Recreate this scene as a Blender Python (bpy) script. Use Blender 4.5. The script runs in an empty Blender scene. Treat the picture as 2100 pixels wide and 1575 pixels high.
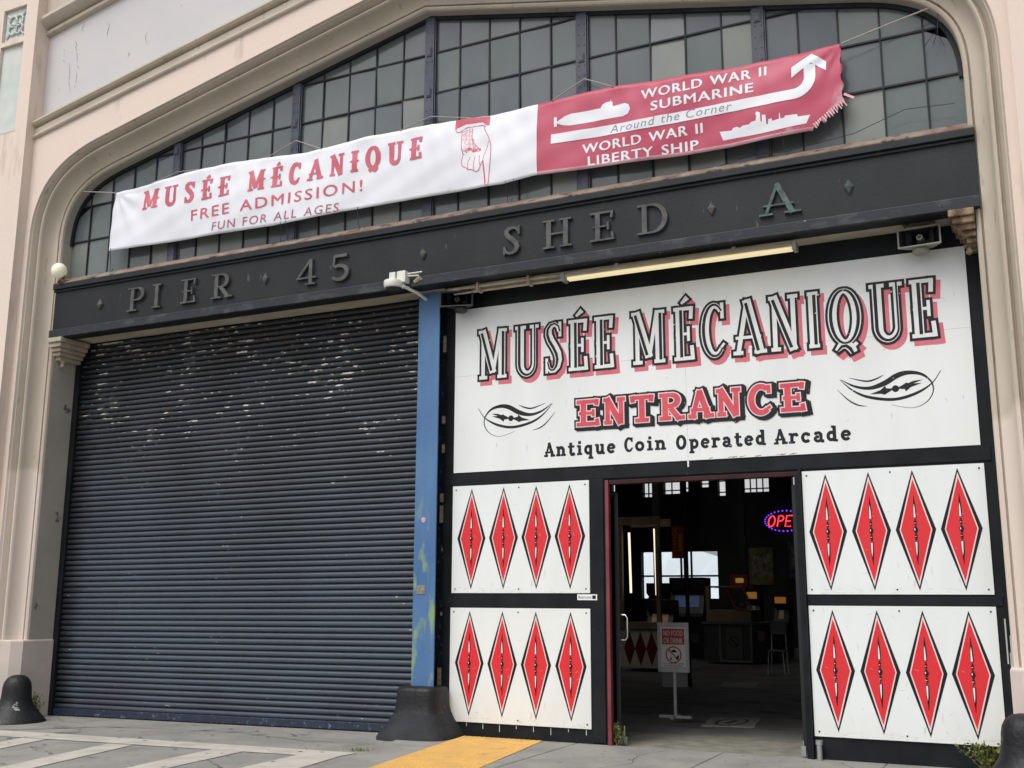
import bpy, math, random
from math import sin, cos, pi, radians
from mathutils import Matrix, Vector
from mathutils.geometry import tessellate_polygon
random.seed(7)
S = bpy.context.scene
COL = S.collection

# ------------------------------------------------------------------ camera
yaw, pitch, roll = 0.456639, 0.196584, 0.003753
_f = Vector((-sin(yaw), cos(yaw), 0)); _r = Vector((cos(yaw), sin(yaw), 0)); _u = Vector((0, 0, 1))
fw = _f*cos(pitch) + _u*sin(pitch); up = _u*cos(pitch) - _f*sin(pitch)
rt = _r*cos(roll) + up*sin(roll); up2 = up*cos(roll) - _r*sin(roll)
cam = bpy.data.cameras.new('camera'); camo = bpy.data.objects.new('camera', cam); COL.objects.link(camo)
cam.sensor_width = 36; cam.lens = 36*2214.13/2100; cam.clip_end = 8000; cam.clip_start = .05
camo.matrix_world = Matrix(((rt.x, up2.x, -fw.x, 0), (rt.y, up2.y, -fw.y, -11), (rt.z, up2.z, -fw.z, 1.509), (0, 0, 0, 1)))
S.camera = camo

# ------------------------------------------------------------------ sky, sun, exposure
SUN_EL, SUN_AZ = radians(56), radians(196)          # azimuth clockwise from +y: sun stands in front of the facade
W = bpy.data.worlds.new('World'); S.world = W; W.use_nodes = True
nt = W.node_tree; nt.nodes.clear()
sky = nt.nodes.new('ShaderNodeTexSky'); sky.sky_type = 'NISHITA'; sky.sun_disc = False
sky.sun_elevation = SUN_EL; sky.sun_rotation = SUN_AZ; sky.air_density = 1.0; sky.dust_density = 4.0; sky.ozone_density = 1.0
hs = nt.nodes.new('ShaderNodeHueSaturation'); hs.inputs['Saturation'].default_value = .22
tc = nt.nodes.new('ShaderNodeTexCoord'); mp = nt.nodes.new('ShaderNodeMapping'); mp.inputs['Scale'].default_value = (1, 1, 2.2)
nz = nt.nodes.new('ShaderNodeTexNoise'); nz.inputs['Scale'].default_value = 3.2; nz.inputs['Detail'].default_value = 7; nz.inputs['Roughness'].default_value = .55
rp = nt.nodes.new('ShaderNodeValToRGB'); rp.color_ramp.elements[0].position = .36; rp.color_ramp.elements[0].color = (.62, .63, .66, 1)
rp.color_ramp.elements[1].position = .66; rp.color_ramp.elements[1].color = (1.5, 1.48, 1.45, 1)
mx = nt.nodes.new('ShaderNodeMix'); mx.data_type = 'RGBA'; mx.blend_type = 'MULTIPLY'; mx.inputs[0].default_value = 1
bg = nt.nodes.new('ShaderNodeBackground'); bg.inputs['Strength'].default_value = .13
wo = nt.nodes.new('ShaderNodeOutputWorld')
L = nt.links.new
L(sky.outputs[0], hs.inputs['Color']); L(tc.outputs['Generated'], mp.inputs[0]); L(mp.outputs[0], nz.inputs['Vector']); L(nz.outputs['Fac'], rp.inputs[0])
L(hs.outputs[0], mx.inputs[6]); L(rp.outputs[0], mx.inputs[7]); L(mx.outputs[2], bg.inputs[0]); L(bg.outputs[0], wo.inputs[0])
sl = bpy.data.lights.new('sun', 'SUN'); sl.energy = 1.0; sl.angle = radians(32); sl.color = (1, .97, .93)
so = bpy.data.objects.new('sun', sl); COL.objects.link(so)
_sd = Vector((sin(SUN_AZ)*cos(SUN_EL), cos(SUN_AZ)*cos(SUN_EL), sin(SUN_EL)))
so.rotation_euler = _sd.to_track_quat('Z', 'Y').to_euler()
S.view_settings.view_transform = 'Standard'; S.view_settings.look = 'None'; S.view_settings.exposure = .31; S.view_settings.gamma = 1
S.render.engine = 'CYCLES'
S.cycles.max_bounces = 8; S.cycles.diffuse_bounces = 4

# ------------------------------------------------------------------ materials
MATS = {}
def M(name, col, rough=.6, metal=0, col2=None, vs=3., st=(1, 1, 1), lo=.35, hi=.65, bump=0, bs=40., spec=.5, emit=None, es=0, col3=None, s3=12., t3=.66, st3=(1, 1, 1), det=6, soft3=.05, z3=None):
    """col -> col2 by a noise (vs, stretched by st), col3 in spots of a second noise, bump by a third"""
    if name in MATS: return MATS[name]
    m = bpy.data.materials.new(name); m.use_nodes = True; t = m.node_tree; b = t.nodes['Principled BSDF']
    b.inputs['Roughness'].default_value = rough; b.inputs['Metallic'].default_value = metal; b.inputs['Specular IOR Level'].default_value = spec
    b.inputs['Base Color'].default_value = (*col, 1)
    tcn = t.nodes.new('ShaderNodeTexCoord')
    def noise(scale, stretch, d=det):
        mpn = t.nodes.new('ShaderNodeMapping'); mpn.inputs['Scale'].default_value = stretch
        n = t.nodes.new('ShaderNodeTexNoise'); n.inputs['Scale'].default_value = scale; n.inputs['Detail'].default_value = d
        t.links.new(tcn.outputs['Object'], mpn.inputs[0]); t.links.new(mpn.outputs[0], n.inputs['Vector']); return n
    def mix(fac, a, bcol):
        x = t.nodes.new('ShaderNodeMix'); x.data_type = 'RGBA'
        t.links.new(fac, x.inputs[0])
        if hasattr(a, 'links'): t.links.new(a, x.inputs[6])
        else: x.inputs[6].default_value = (*a, 1)
        x.inputs[7].default_value = (*bcol, 1); return x.outputs[2]
    def ramp(src, a, c):
        r = t.nodes.new('ShaderNodeMapRange'); r.inputs[1].default_value = a; r.inputs[2].default_value = c
        t.links.new(src, r.inputs[0]); return r.outputs[0]
    cur = col
    if col2: cur = mix(ramp(noise(vs, st).outputs['Fac'], lo, hi), cur, col2)
    if col3:
        f3 = ramp(noise(s3, st3).outputs['Fac'], t3, t3+soft3)
        if z3:                                          # the spots thin out above this height
            g = t.nodes.new('ShaderNodeNewGeometry'); sp = t.nodes.new('ShaderNodeSeparateXYZ'); t.links.new(g.outputs['Position'], sp.inputs[0])
            r = t.nodes.new('ShaderNodeMapRange'); t.links.new(sp.outputs['Z'], r.inputs[0]); r.inputs[1].default_value = z3*.6; r.inputs[2].default_value = z3; r.inputs[3].default_value = 1; r.inputs[4].default_value = .0
            k = t.nodes.new('ShaderNodeMath'); k.operation = 'MULTIPLY'; t.links.new(f3, k.inputs[0]); t.links.new(r.outputs[0], k.inputs[1]); f3 = k.outputs[0]
        cur = mix(f3, cur, col3)
    if hasattr(cur, 'links'): t.links.new(cur, b.inputs['Base Color'])
    if bump:
        bn = t.nodes.new('ShaderNodeBump'); bn.inputs['Strength'].default_value = bump; bn.inputs['Distance'].default_value = .01
        t.links.new(noise(bs, (1, 1, 1), 4).outputs['Fac'], bn.inputs['Height']); t.links.new(bn.outputs[0], b.inputs['Normal'])
    if emit:
        b.inputs['Emission Color'].default_value = (*emit, 1); b.inputs['Emission Strength'].default_value = es
    m['_mix'] = 0; MATS[name] = m; return m

def zone(m, col, z0, wob=.25, blend=.03, below=True, fac=1.0, sc=1.5):
    """repaint a material below (or above) a wavering height in world space: an old coat of paint"""
    t = m.node_tree; b = t.nodes['Principled BSDF']
    g = t.nodes.new('ShaderNodeNewGeometry'); sp = t.nodes.new('ShaderNodeSeparateXYZ'); t.links.new(g.outputs['Position'], sp.inputs[0])
    n = t.nodes.new('ShaderNodeTexNoise'); n.inputs['Scale'].default_value = sc; t.links.new(g.outputs['Position'], n.inputs['Vector'])
    a = t.nodes.new('ShaderNodeMath'); a.operation = 'MULTIPLY_ADD'; a.inputs[1].default_value = wob; t.links.new(n.outputs['Fac'], a.inputs[0]); t.links.new(sp.outputs['Z'], a.inputs[2])
    r = t.nodes.new('ShaderNodeMapRange'); t.links.new(a.outputs[0], r.inputs[0])
    r.inputs[1].default_value = z0-blend; r.inputs[2].default_value = z0+blend
    r.inputs[3].default_value, r.inputs[4].default_value = (fac, 0) if below else (0, fac)
    x = t.nodes.new('ShaderNodeMix'); x.data_type = 'RGBA'; t.links.new(r.outputs[0], x.inputs[0]); x.inputs[7].default_value = (*col, 1)
    src = b.inputs['Base Color'].links
    if src: t.links.new(src[0].from_socket, x.inputs[6])
    else: x.inputs[6].default_value = b.inputs['Base Color'].default_value
    t.links.new(x.outputs[2], b.inputs['Base Color']); return m

PINK = (.735, .61, .53)
m_pink = M('pink_stucco', PINK, .85, col2=(.70, .595, .525), vs=1.3, st=(1, 1, .45), lo=.4, hi=.75, bump=.25, bs=22, col3=(.52, .42, .355), s3=3.2, t3=.60, soft3=.16, st3=(1.6, 1.6, .35))
m_mould = M('beige_moulding', (.455, .40, .325), .8, col2=(.535, .465, .385), vs=1.6, st=(1, 1, .5), lo=.35, hi=.7, bump=.25, bs=30, col3=(.27, .235, .19), s3=5, t3=.64, soft3=.14, st3=(2.2, 2.2, .5))
zone(m_mould, (.68, .585, .515), 3.45, wob=.5, blend=.05, fac=.8)
m_panel = M('pale_wall_panel', (.60, .565, .555), .85, col2=(.55, .54, .55), vs=1.1, lo=.35, hi=.7, bump=.15, bs=20, col3=(.25, .22, .21), s3=7, t3=.715, soft3=.05, st3=(1.5, 1, .6))
m_inset = M('pale_green_inset', (.60, .64, .60), .8, col2=(.52, .56, .54), vs=4, bump=.15)
m_reveal = M('grey_reveal', (.42, .39, .345), .85, col2=(.35, .335, .30), vs=1.6, bump=.2, bs=25, col3=(.12, .11, .10), s3=5, t3=.69, soft3=.06)
m_plinth = M('plinth_paint', (.67, .58, .53), .75, col2=(.60, .53, .48), vs=2.5, bump=.3, bs=18, col3=(.40, .36, .32), s3=4, t3=.66)
m_corb = M('corbel_stone', (.46, .40, .32), .85, col2=(.36, .30, .23), vs=7, bump=.5, bs=45)
m_corb_b = M('broken_corbel_stone', (.30, .22, .14), .9, col2=(.11, .07, .04), vs=9, lo=.42, hi=.58, bump=1, bs=40)
m_lintel = M('black_lintel_paint', (.011, .014, .016), .5, spec=.28, col2=(.017, .020, .023), vs=2, st=(1, 1, .6), bump=.15, bs=30, col3=(.10, .105, .11), s3=14, t3=.70, st3=(1, 1, .25), soft3=.1)
m_lintel2 = M('dusty_lintel_edge', (.022, .027, .034), .55, spec=.3, col2=(.075, .08, .085), vs=5, st=(1, 1, 2), lo=.5, hi=.8, bump=.25, bs=30, col3=(.36, .36, .36), s3=20, t3=.70, soft3=.08)
m_rust = M('rusty_sill', (.16, .10, .075), .8, col2=(.26, .215, .17), vs=3, st=(2, 1, 1), bump=.4, col3=(.05, .045, .045), s3=6, t3=.58)
m_soffit = M('cream_soffit', (.50, .46, .37), .8, col2=(.38, .35, .28), vs=2.2, bump=.2, col3=(.2, .17, .13), s3=5, t3=.70)
m_letter = M('bronze_letter', (.062, .062, .062), .55, spec=.3, col2=(.105, .105, .103), vs=9, bump=.25, bs=60)
m_verd = M('verdigris_letter', (.10, .155, .15), .6, spec=.3, col2=(.055, .066, .064), vs=16, bump=.25, bs=60)
m_steel = M('dark_window_steel', (.012, .014, .018), .5, spec=.25, col2=(.02, .023, .028), vs=6, bump=.2)
m_mull = M('blue_grey_mullion', (.048, .056, .080), .5, spec=.35, col2=(.075, .083, .11), vs=5, bump=.2, bs=60)
m_glass = [M('dirty_glass_%s' % n, c, r, col2=c2, vs=v, st=(1, 1, .7), lo=.35, hi=.75, spec=.62, bump=.03, bs=3) for n, c, c2, r, v in (
    ('green', (.086, .108, .106), (.124, .150, .146), .11, 1.6), ('grey', (.090, .106, .114), (.126, .143, .150), .16, 1.2),
    ('blue', (.082, .099, .113), (.117, .136, .148), .06, 2.1), ('dusty', (.14, .158, .142), (.20, .215, .195), .28, 1.5))]
m_black = M('black_board_paint', (.006, .008, .010), .55, spec=.18, col2=(.013, .016, .019), vs=2.5, bump=.12, bs=14, col3=(.055, .06, .065), s3=13, t3=.715, soft3=.06)
m_redj = M('red_jamb_paint', (.15, .02, .028), .5, col2=(.20, .036, .042), vs=4, bump=.1)
m_white = M('white_sign_board', (.765, .79, .78), .45, col2=(.70, .725, .71), vs=1.1, st=(1.6, 1, .5), lo=.42, hi=.72, bump=.05, bs=5, col3=(.52, .52, .50), s3=6, t3=.70, soft3=.1, st3=(2, 1, .35))
m_wpan = M('white_panel_board', (.76, .795, .79), .38, col2=(.70, .725, .71), vs=1.3, st=(1.4, 1, .6), lo=.42, hi=.72, col3=(.56, .55, .52), s3=5, t3=.69, soft3=.1, st3=(2, 1, .5), bump=.05, bs=4)
zone(m_wpan, (.66, .62, .52), .62, wob=.7, blend=.28, fac=.35, sc=2.2)
m_ink = M('black_sign_paint', (.009, .010, .012), .5, spec=.25)
m_ink_worn = M('worn_black_sign_paint', (.010, .011, .014), .5, spec=.25, col2=(.018, .019, .023), vs=8, col3=(.55, .56, .55), s3=26, t3=.70, soft3=.03)
m_fill = M('white_sign_paint', (.76, .78, .77), .5, col2=(.68, .69, .68), vs=5)
m_pinkp = M('faded_pink_paint', (.60, .115, .165), .5, col2=(.64, .17, .215), vs=4)
m_redp = M('red_sign_paint', (.54, .045, .085), .5, col2=(.65, .09, .11), vs=6, col3=(.7, .35, .36), s3=30, t3=.68)
m_dred = M('bright_red_print', (.70, .012, .022), .38, col2=(.64, .028, .036), vs=3, st=(1, 1, .6))
m_dwht = M('pale_pink_line', (.78, .60, .60), .4)
m_seam = M('board_seam', (.33, .34, .34), .7)
m_blue = M('blue_post_paint', (.055, .135, .30), .5, spec=.35, col2=(.095, .20, .37), vs=2.2, st=(1, 1, .35), bump=.2, bs=25, col3=(.22, .32, .17), s3=3.4, t3=.55, st3=(1.8, 1, .55), soft3=.08, z3=3.1)
m_navy = M('navy_steel', (.012, .02, .042), .5, col2=(.02, .028, .05), vs=6, col3=(.10, .14, .20), s3=22, t3=.62, soft3=.04)
m_wood = M('weathered_wood', (.26, .19, .14), .85, col2=(.40, .33, .27), vs=8, st=(1, 1, 4))
m_rubber = M('black_concrete_guard', (.009, .010, .012), .5, spec=.35, col2=(.016, .017, .019), vs=3, bump=.8, bs=24, col3=(.10, .10, .098), s3=8, t3=.665, soft3=.06)
m_guard2 = M('dusty_guard_foot', (.030, .032, .037), .75, spec=.3, col2=(.018, .02, .023), vs=5, bump=.7, bs=38)
m_scuff = M('pale_scuff', (.5, .5, .48), .7)
m_cream = M('cream_enamel', (.68, .66, .53), .45, col2=(.55, .53, .42), vs=9, bump=.1)
m_camw = M('camera_white', (.74, .74, .68), .4, col2=(.62, .62, .55), vs=8)
m_dark = M('dark_plastic', (.012, .012, .014), .3)
m_spk = M('grey_speaker', (.30, .30, .27), .5, col2=(.20, .20, .17), vs=6, bump=.15)
m_spk_d = M('dark_speaker', (.035, .037, .038), .5, col2=(.02, .02, .022), vs=6)
m_pipe = M('cream_conduit', (.55, .50, .39), .6, col2=(.38, .33, .24), vs=6)
m_tube = M('lit_tube', (.8, .76, .55), .4, emit=(1, .84, .46), es=.42)
m_housing = M('lamp_housing', (.60, .54, .40), .5, col2=(.48, .42, .30), vs=5)
m_globe = M('globe_glass', (.86, .85, .68), .3, emit=(1, .95, .7), es=.08)
m_rope = M('pale_rope', (.40, .37, .32), .9); m_wire = M('dark_wire', (.02, .02, .022), .7)
m_cloth = M('white_vinyl', (.77, .785, .84), .5, col2=(.72, .735, .79), vs=1.2, bump=.12, bs=2.5, col3=(.60, .58, .55), s3=3.5, t3=.70, soft3=.12)
m_clothr = M('pink_red_vinyl', (.45, .052, .108), .5, col2=(.51, .09, .15), vs=1.6, lo=.4, hi=.7, bump=.12, bs=2.5, col3=(.70, .45, .47), s3=1.9, t3=.72, soft3=.2)
def fade(m, col, x0, z0):
    """sun-bleached patch on the torn corner of the cloth"""
    t = m.node_tree; b = t.nodes['Principled BSDF']; g = t.nodes.new('ShaderNodeNewGeometry'); sp = t.nodes.new('ShaderNodeSeparateXYZ'); t.links.new(g.outputs['Position'], sp.inputs[0])
    n = t.nodes.new('ShaderNodeTexNoise'); n.inputs['Scale'].default_value = 3.5; n.inputs['Detail'].default_value = 5; t.links.new(g.outputs['Position'], n.inputs['Vector'])
    def ma(op, a, c):
        k = t.nodes.new('ShaderNodeMath'); k.operation = op
        for i, v in enumerate((a, c)):
            if hasattr(v, 'links'): t.links.new(v, k.inputs[i])
            else: k.inputs[i].default_value = v
        return k.outputs[0]
    v = ma('ADD', ma('SUBTRACT', ma('MULTIPLY', ma('SUBTRACT', sp.outputs['X'], x0), 1.1), ma('MULTIPLY', ma('SUBTRACT', sp.outputs['Z'], z0), 1.2)), ma('MULTIPLY', ma('SUBTRACT', n.outputs['Fac'], .5), 1.5))
    r = t.nodes.new('ShaderNodeMapRange'); t.links.new(v, r.inputs[0]); r.inputs[1].default_value = 0; r.inputs[2].default_value = .45; r.inputs[4].default_value = .85
    x = t.nodes.new('ShaderNodeMix'); x.data_type = 'RGBA'; t.links.new(r.outputs[0], x.inputs[0]); x.inputs[7].default_value = (*col, 1)
    t.links.new(b.inputs['Base Color'].links[0].from_socket, x.inputs[6]); t.links.new(x.outputs[2], b.inputs['Base Color'])
fade(m_clothr, (.70, .54, .57), -1.78, 6.38)
m_prnt = M('pink_red_print', (.52, .085, .135), .55, col2=(.58, .14, .19), vs=5)
m_prnt2 = M('dull_pink_print', (.42, .13, .19), .55)
m_prntl = M('light_pink_print', (.66, .33, .37), .55, col2=(.72, .52, .55), vs=26, lo=.42, hi=.58)
m_prnw = M('white_print', (.78, .79, .83), .5, col2=(.70, .72, .76), vs=3)
m_gtext = M('grey_print', (.25, .25, .28), .6)
m_leaf = M('weed_leaf', (.075, .12, .03), .6, col2=(.16, .20, .05), vs=20)
m_leafy = M('yellow_weed_leaf', (.17, .18, .03), .6, col2=(.09, .12, .03), vs=20)
m_stem = M('weed_stem', (.12, .11, .05), .8)
m_galv = M('galvanised', (.42, .43, .43), .45, .6, col2=(.30, .31, .31), vs=9)
m_chrome = M('chrome', (.62, .62, .62), .22, 1)
m_alu = M('aluminium', (.72, .73, .74), .5, .2, col2=(.6, .61, .62), vs=7)

def shutter_mat():
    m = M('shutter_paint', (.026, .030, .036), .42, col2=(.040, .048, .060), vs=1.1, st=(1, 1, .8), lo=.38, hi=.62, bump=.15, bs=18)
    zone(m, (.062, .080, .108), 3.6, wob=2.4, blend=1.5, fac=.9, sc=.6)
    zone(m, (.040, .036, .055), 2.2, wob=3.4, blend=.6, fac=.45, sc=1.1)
    t = m.node_tree; b = t.nodes['Principled BSDF']
    g = t.nodes.new('ShaderNodeNewGeometry'); sp = t.nodes.new('ShaderNodeSeparateXYZ'); t.links.new(g.outputs['Position'], sp.inputs[0])
    def nz(sc, stx, d=3):
        mp_ = t.nodes.new('ShaderNodeMapping'); mp_.inputs['Scale'].default_value = stx; t.links.new(g.outputs['Position'], mp_.inputs[0])
        n = t.nodes.new('ShaderNodeTexNoise'); n.inputs['Scale'].default_value = sc; n.inputs['Detail'].default_value = d; t.links.new(mp_.outputs[0], n.inputs['Vector']); return n.outputs['Fac']
    chips = nz(10., (1, 1, 4.), 3); clump = nz(1.3, (1, 1, 1.3), 6)
    def math_(op, a, c):
        k = t.nodes.new('ShaderNodeMath'); k.operation = op
        for i, v in enumerate((a, c)):
            if hasattr(v, 'links'): t.links.new(v, k.inputs[i])
            else: k.inputs[i].default_value = v
        return k.outputs[0]
    def rng(v, a, c, d, e):
        k = t.nodes.new('ShaderNodeMapRange'); t.links.new(v, k.inputs[0])
        for i, q in enumerate((a, c, d, e)): k.inputs[i+1].default_value = q
        return k.outputs[0]
    bias = rng(sp.outputs['Z'], 2.6, 4.8, -.13, .022)
    tot = math_('ADD', math_('ADD', chips, bias), math_('MULTIPLY', math_('SUBTRACT', clump, .5), .55))
    ph = math_('FRACT', math_('MULTIPLY', math_('SUBTRACT', sp.outputs['Z'], .095), 1/.073), 0)
    ridge = math_('MULTIPLY', math_('GREATER_THAN', ph, .40), math_('LESS_THAN', ph, .82))
    fac = math_('MULTIPLY', rng(tot, .635, .645, 0, .92), ridge)
    # ragged black overpaint, left guide and top band; top also holds painted lintel shade
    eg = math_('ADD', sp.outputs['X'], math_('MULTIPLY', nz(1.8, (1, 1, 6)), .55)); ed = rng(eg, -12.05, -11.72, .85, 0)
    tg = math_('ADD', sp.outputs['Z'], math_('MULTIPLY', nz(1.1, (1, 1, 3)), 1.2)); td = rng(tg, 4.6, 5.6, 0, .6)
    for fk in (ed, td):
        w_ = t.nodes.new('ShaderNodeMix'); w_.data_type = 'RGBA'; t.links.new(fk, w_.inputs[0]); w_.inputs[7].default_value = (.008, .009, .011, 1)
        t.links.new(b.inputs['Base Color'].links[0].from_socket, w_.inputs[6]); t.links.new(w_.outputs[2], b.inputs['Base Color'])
    x = t.nodes.new('ShaderNodeMix'); x.data_type = 'RGBA'; t.links.new(fac, x.inputs[0]); x.inputs[7].default_value = (.64, .60, .54, 1)
    t.links.new(b.inputs['Base Color'].links[0].from_socket, x.inputs[6])
    # rusty bloom high up
    rf = math_('MULTIPLY', rng(sp.outputs['Z'], 3.9, 4.9, 0, 1), rng(nz(1.6, (1, 1, 2)), .5, .7, 0, .35))
    y = t.nodes.new('ShaderNodeMix'); y.data_type = 'RGBA'; t.links.new(rf, y.inputs[0]); y.inputs[7].default_value = (.05, .028, .022, 1)
    t.links.new(b.inputs['Base Color'].links[0].from_socket, y.inputs[6]); t.links.new(y.outputs[2], x.inputs[6])
    t.links.new(x.outputs[2], b.inputs['Base Color'])
    return m
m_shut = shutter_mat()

# ------------------------------------------------------------------ mesh builder
class MB:
    def __init__(s): s.v = []; s.f = []; s.m = []; s.g = []
    def add(s, vs, fs, mi=0):
        o = len(s.v); s.g.append((o, len(s.f))); s.v += [tuple(p) for p in vs]
        for q in fs: s.f.append(tuple(i+o for i in q)); s.m.append(mi)
        return s
    def box(s, x0, x1, y0, y1, z0, z1, mi=0):
        vs = [(x, y, z) for x in (x0, x1) for y in (y0, y1) for z in (z0, z1)]
        return s.add(vs, [(0, 1, 3, 2), (4, 6, 7, 5), (0, 4, 5, 1), (2, 3, 7, 6), (0, 2, 6, 4), (1, 5, 7, 3)], mi)
    def tube(s, pts, r, n=8, mi=0, cap=True):
        pts = [Vector(p) for p in pts]; rs = r if isinstance(r, (list, tuple)) else [r]*len(pts)
        vs = []; prev = None
        for i, p in enumerate(pts):
            t = (pts[min(i+1, len(pts)-1)] - pts[max(i-1, 0)]).normalized()
            if prev is None:
                a = Vector((0, 0, 1)) if abs(t.z) < .9 else Vector((1, 0, 0)); e1 = t.cross(a).normalized()
            else: e1 = (prev - t*prev.dot(t)).normalized()
            prev = e1; e2 = t.cross(e1)
            for k in range(n): vs.append(p + (e1*cos(2*pi*k/n) + e2*sin(2*pi*k/n))*rs[i])
        fs = [(i*n+k, i*n+(k+1) % n, (i+1)*n+(k+1) % n, (i+1)*n+k) for i in range(len(pts)-1) for k in range(n)]
        if cap: fs += [tuple(range(n))[::-1], tuple((len(pts)-1)*n+k for k in range(n))]
        return s.add(vs, fs, mi)
    def lathe(s, prof, c, n=24, mi=0, sq=0., sx=1., sy=1.):
        """prof: (radius, z); sq>0 turns the section to a rounded square"""
        vs = []
        for r, z in prof:
            for k in range(n):
                a = 2*pi*k/n; ca, sa = cos(a), sin(a)
                q = 1.
                if sq: q = 1/((abs(ca)**(2+sq) + abs(sa)**(2+sq))**(1/(2+sq)))
                vs.append((c[0]+r*ca*q*sx, c[1]+r*sa*q*sy, c[2]+z))
        fs = [(i*n+k, i*n+(k+1) % n, (i+1)*n+(k+1) % n, (i+1)*n+k) for i in range(len(prof)-1) for k in range(n)]
        fs += [tuple(range(n))[::-1], tuple((len(prof)-1)*n+k for k in range(n))]
        return s.add(vs, fs, mi)
    def prism(s, poly, axis, a, b, mi=0):
        """extrude a 2D polygon along an axis: axis 'x': poly in (y,z), 'y': (x,z), 'z': (x,y)"""
        def P(p, t): return {'x': (t, p[0], p[1]), 'y': (p[0], t, p[1]), 'z': (p[0], p[1], t)}[axis]
        n = len(poly); vs = [P(p, a) for p in poly] + [P(p, b) for p in poly]
        tri = tessellate_polygon([[Vector((p[0], p[1], 0)) for p in poly]])
        fs = [tuple(t) for t in tri] + [tuple(i+n for i in t) for t in tri] + [(i, (i+1) % n, (i+1) % n+n, i+n) for i in range(n)]
        return s.add(vs, fs, mi)
    def each(s, name, mats, parent=None, **kw):
        """every added piece becomes an object of its own"""
        out = []
        ends = s.g[1:]+[(len(s.v), len(s.f))]
        for (a, fa), (c, fc) in zip(s.g, ends):
            q = MB(); q.v = s.v[a:c]; q.f = [tuple(i-a for i in f) for f in s.f[fa:fc]]; q.m = s.m[fa:fc]; out.append(q.build(name, mats, parent, **kw))
        return out
    def build(s, name, mats, parent=None, loc=(0, 0, 0), smooth=None, bevel=0, seg=2):
        o3 = Vector(loc); p = parent
        if parent is not None:
            o3 = Vector((0, 0, 0))
            while p is not None: o3 += p.location; p = p.parent
        me = bpy.data.meshes.new(name)
        me.from_pydata([(v[0]-o3.x, v[1]-o3.y, v[2]-o3.z) for v in s.v], [], s.f)
        for m in (mats if isinstance(mats, (list, tuple)) else [mats]): me.materials.append(m)
        me.polygons.foreach_set('material_index', s.m)
        me.validate(); me.update()
        import bmesh
        bm = bmesh.new(); bm.from_mesh(me); bmesh.ops.recalc_face_normals(bm, faces=bm.faces); bm.to_mesh(me); bm.free()
        if smooth is not None:
            me.polygons.foreach_set('use_smooth', [True]*len(me.polygons)); me.set_sharp_from_angle(angle=radians(smooth))
        o = bpy.data.objects.new(name, me); COL.objects.link(o)
        if parent is not None: o.parent = parent
        else: o.location = loc
        if bevel:
            b = o.modifiers.new('bevel', 'BEVEL'); b.width = bevel; b.segments = seg; b.limit_method = 'ANGLE'; b.angle_limit = radians(40)
        return o

def empty(name, loc, label, cat, group=None):
    o = bpy.data.objects.new(name, None); COL.objects.link(o); o.location = loc; o.empty_display_size = .2
    o['label'] = label; o['category'] = cat
    if group: o['group'] = group
    return o
def tag(o, label, cat, group=None):
    o['label'] = label; o['category'] = cat
    if group: o['group'] = group
    return o
def struct(o): o['kind'] = 'structure'; return o

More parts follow.
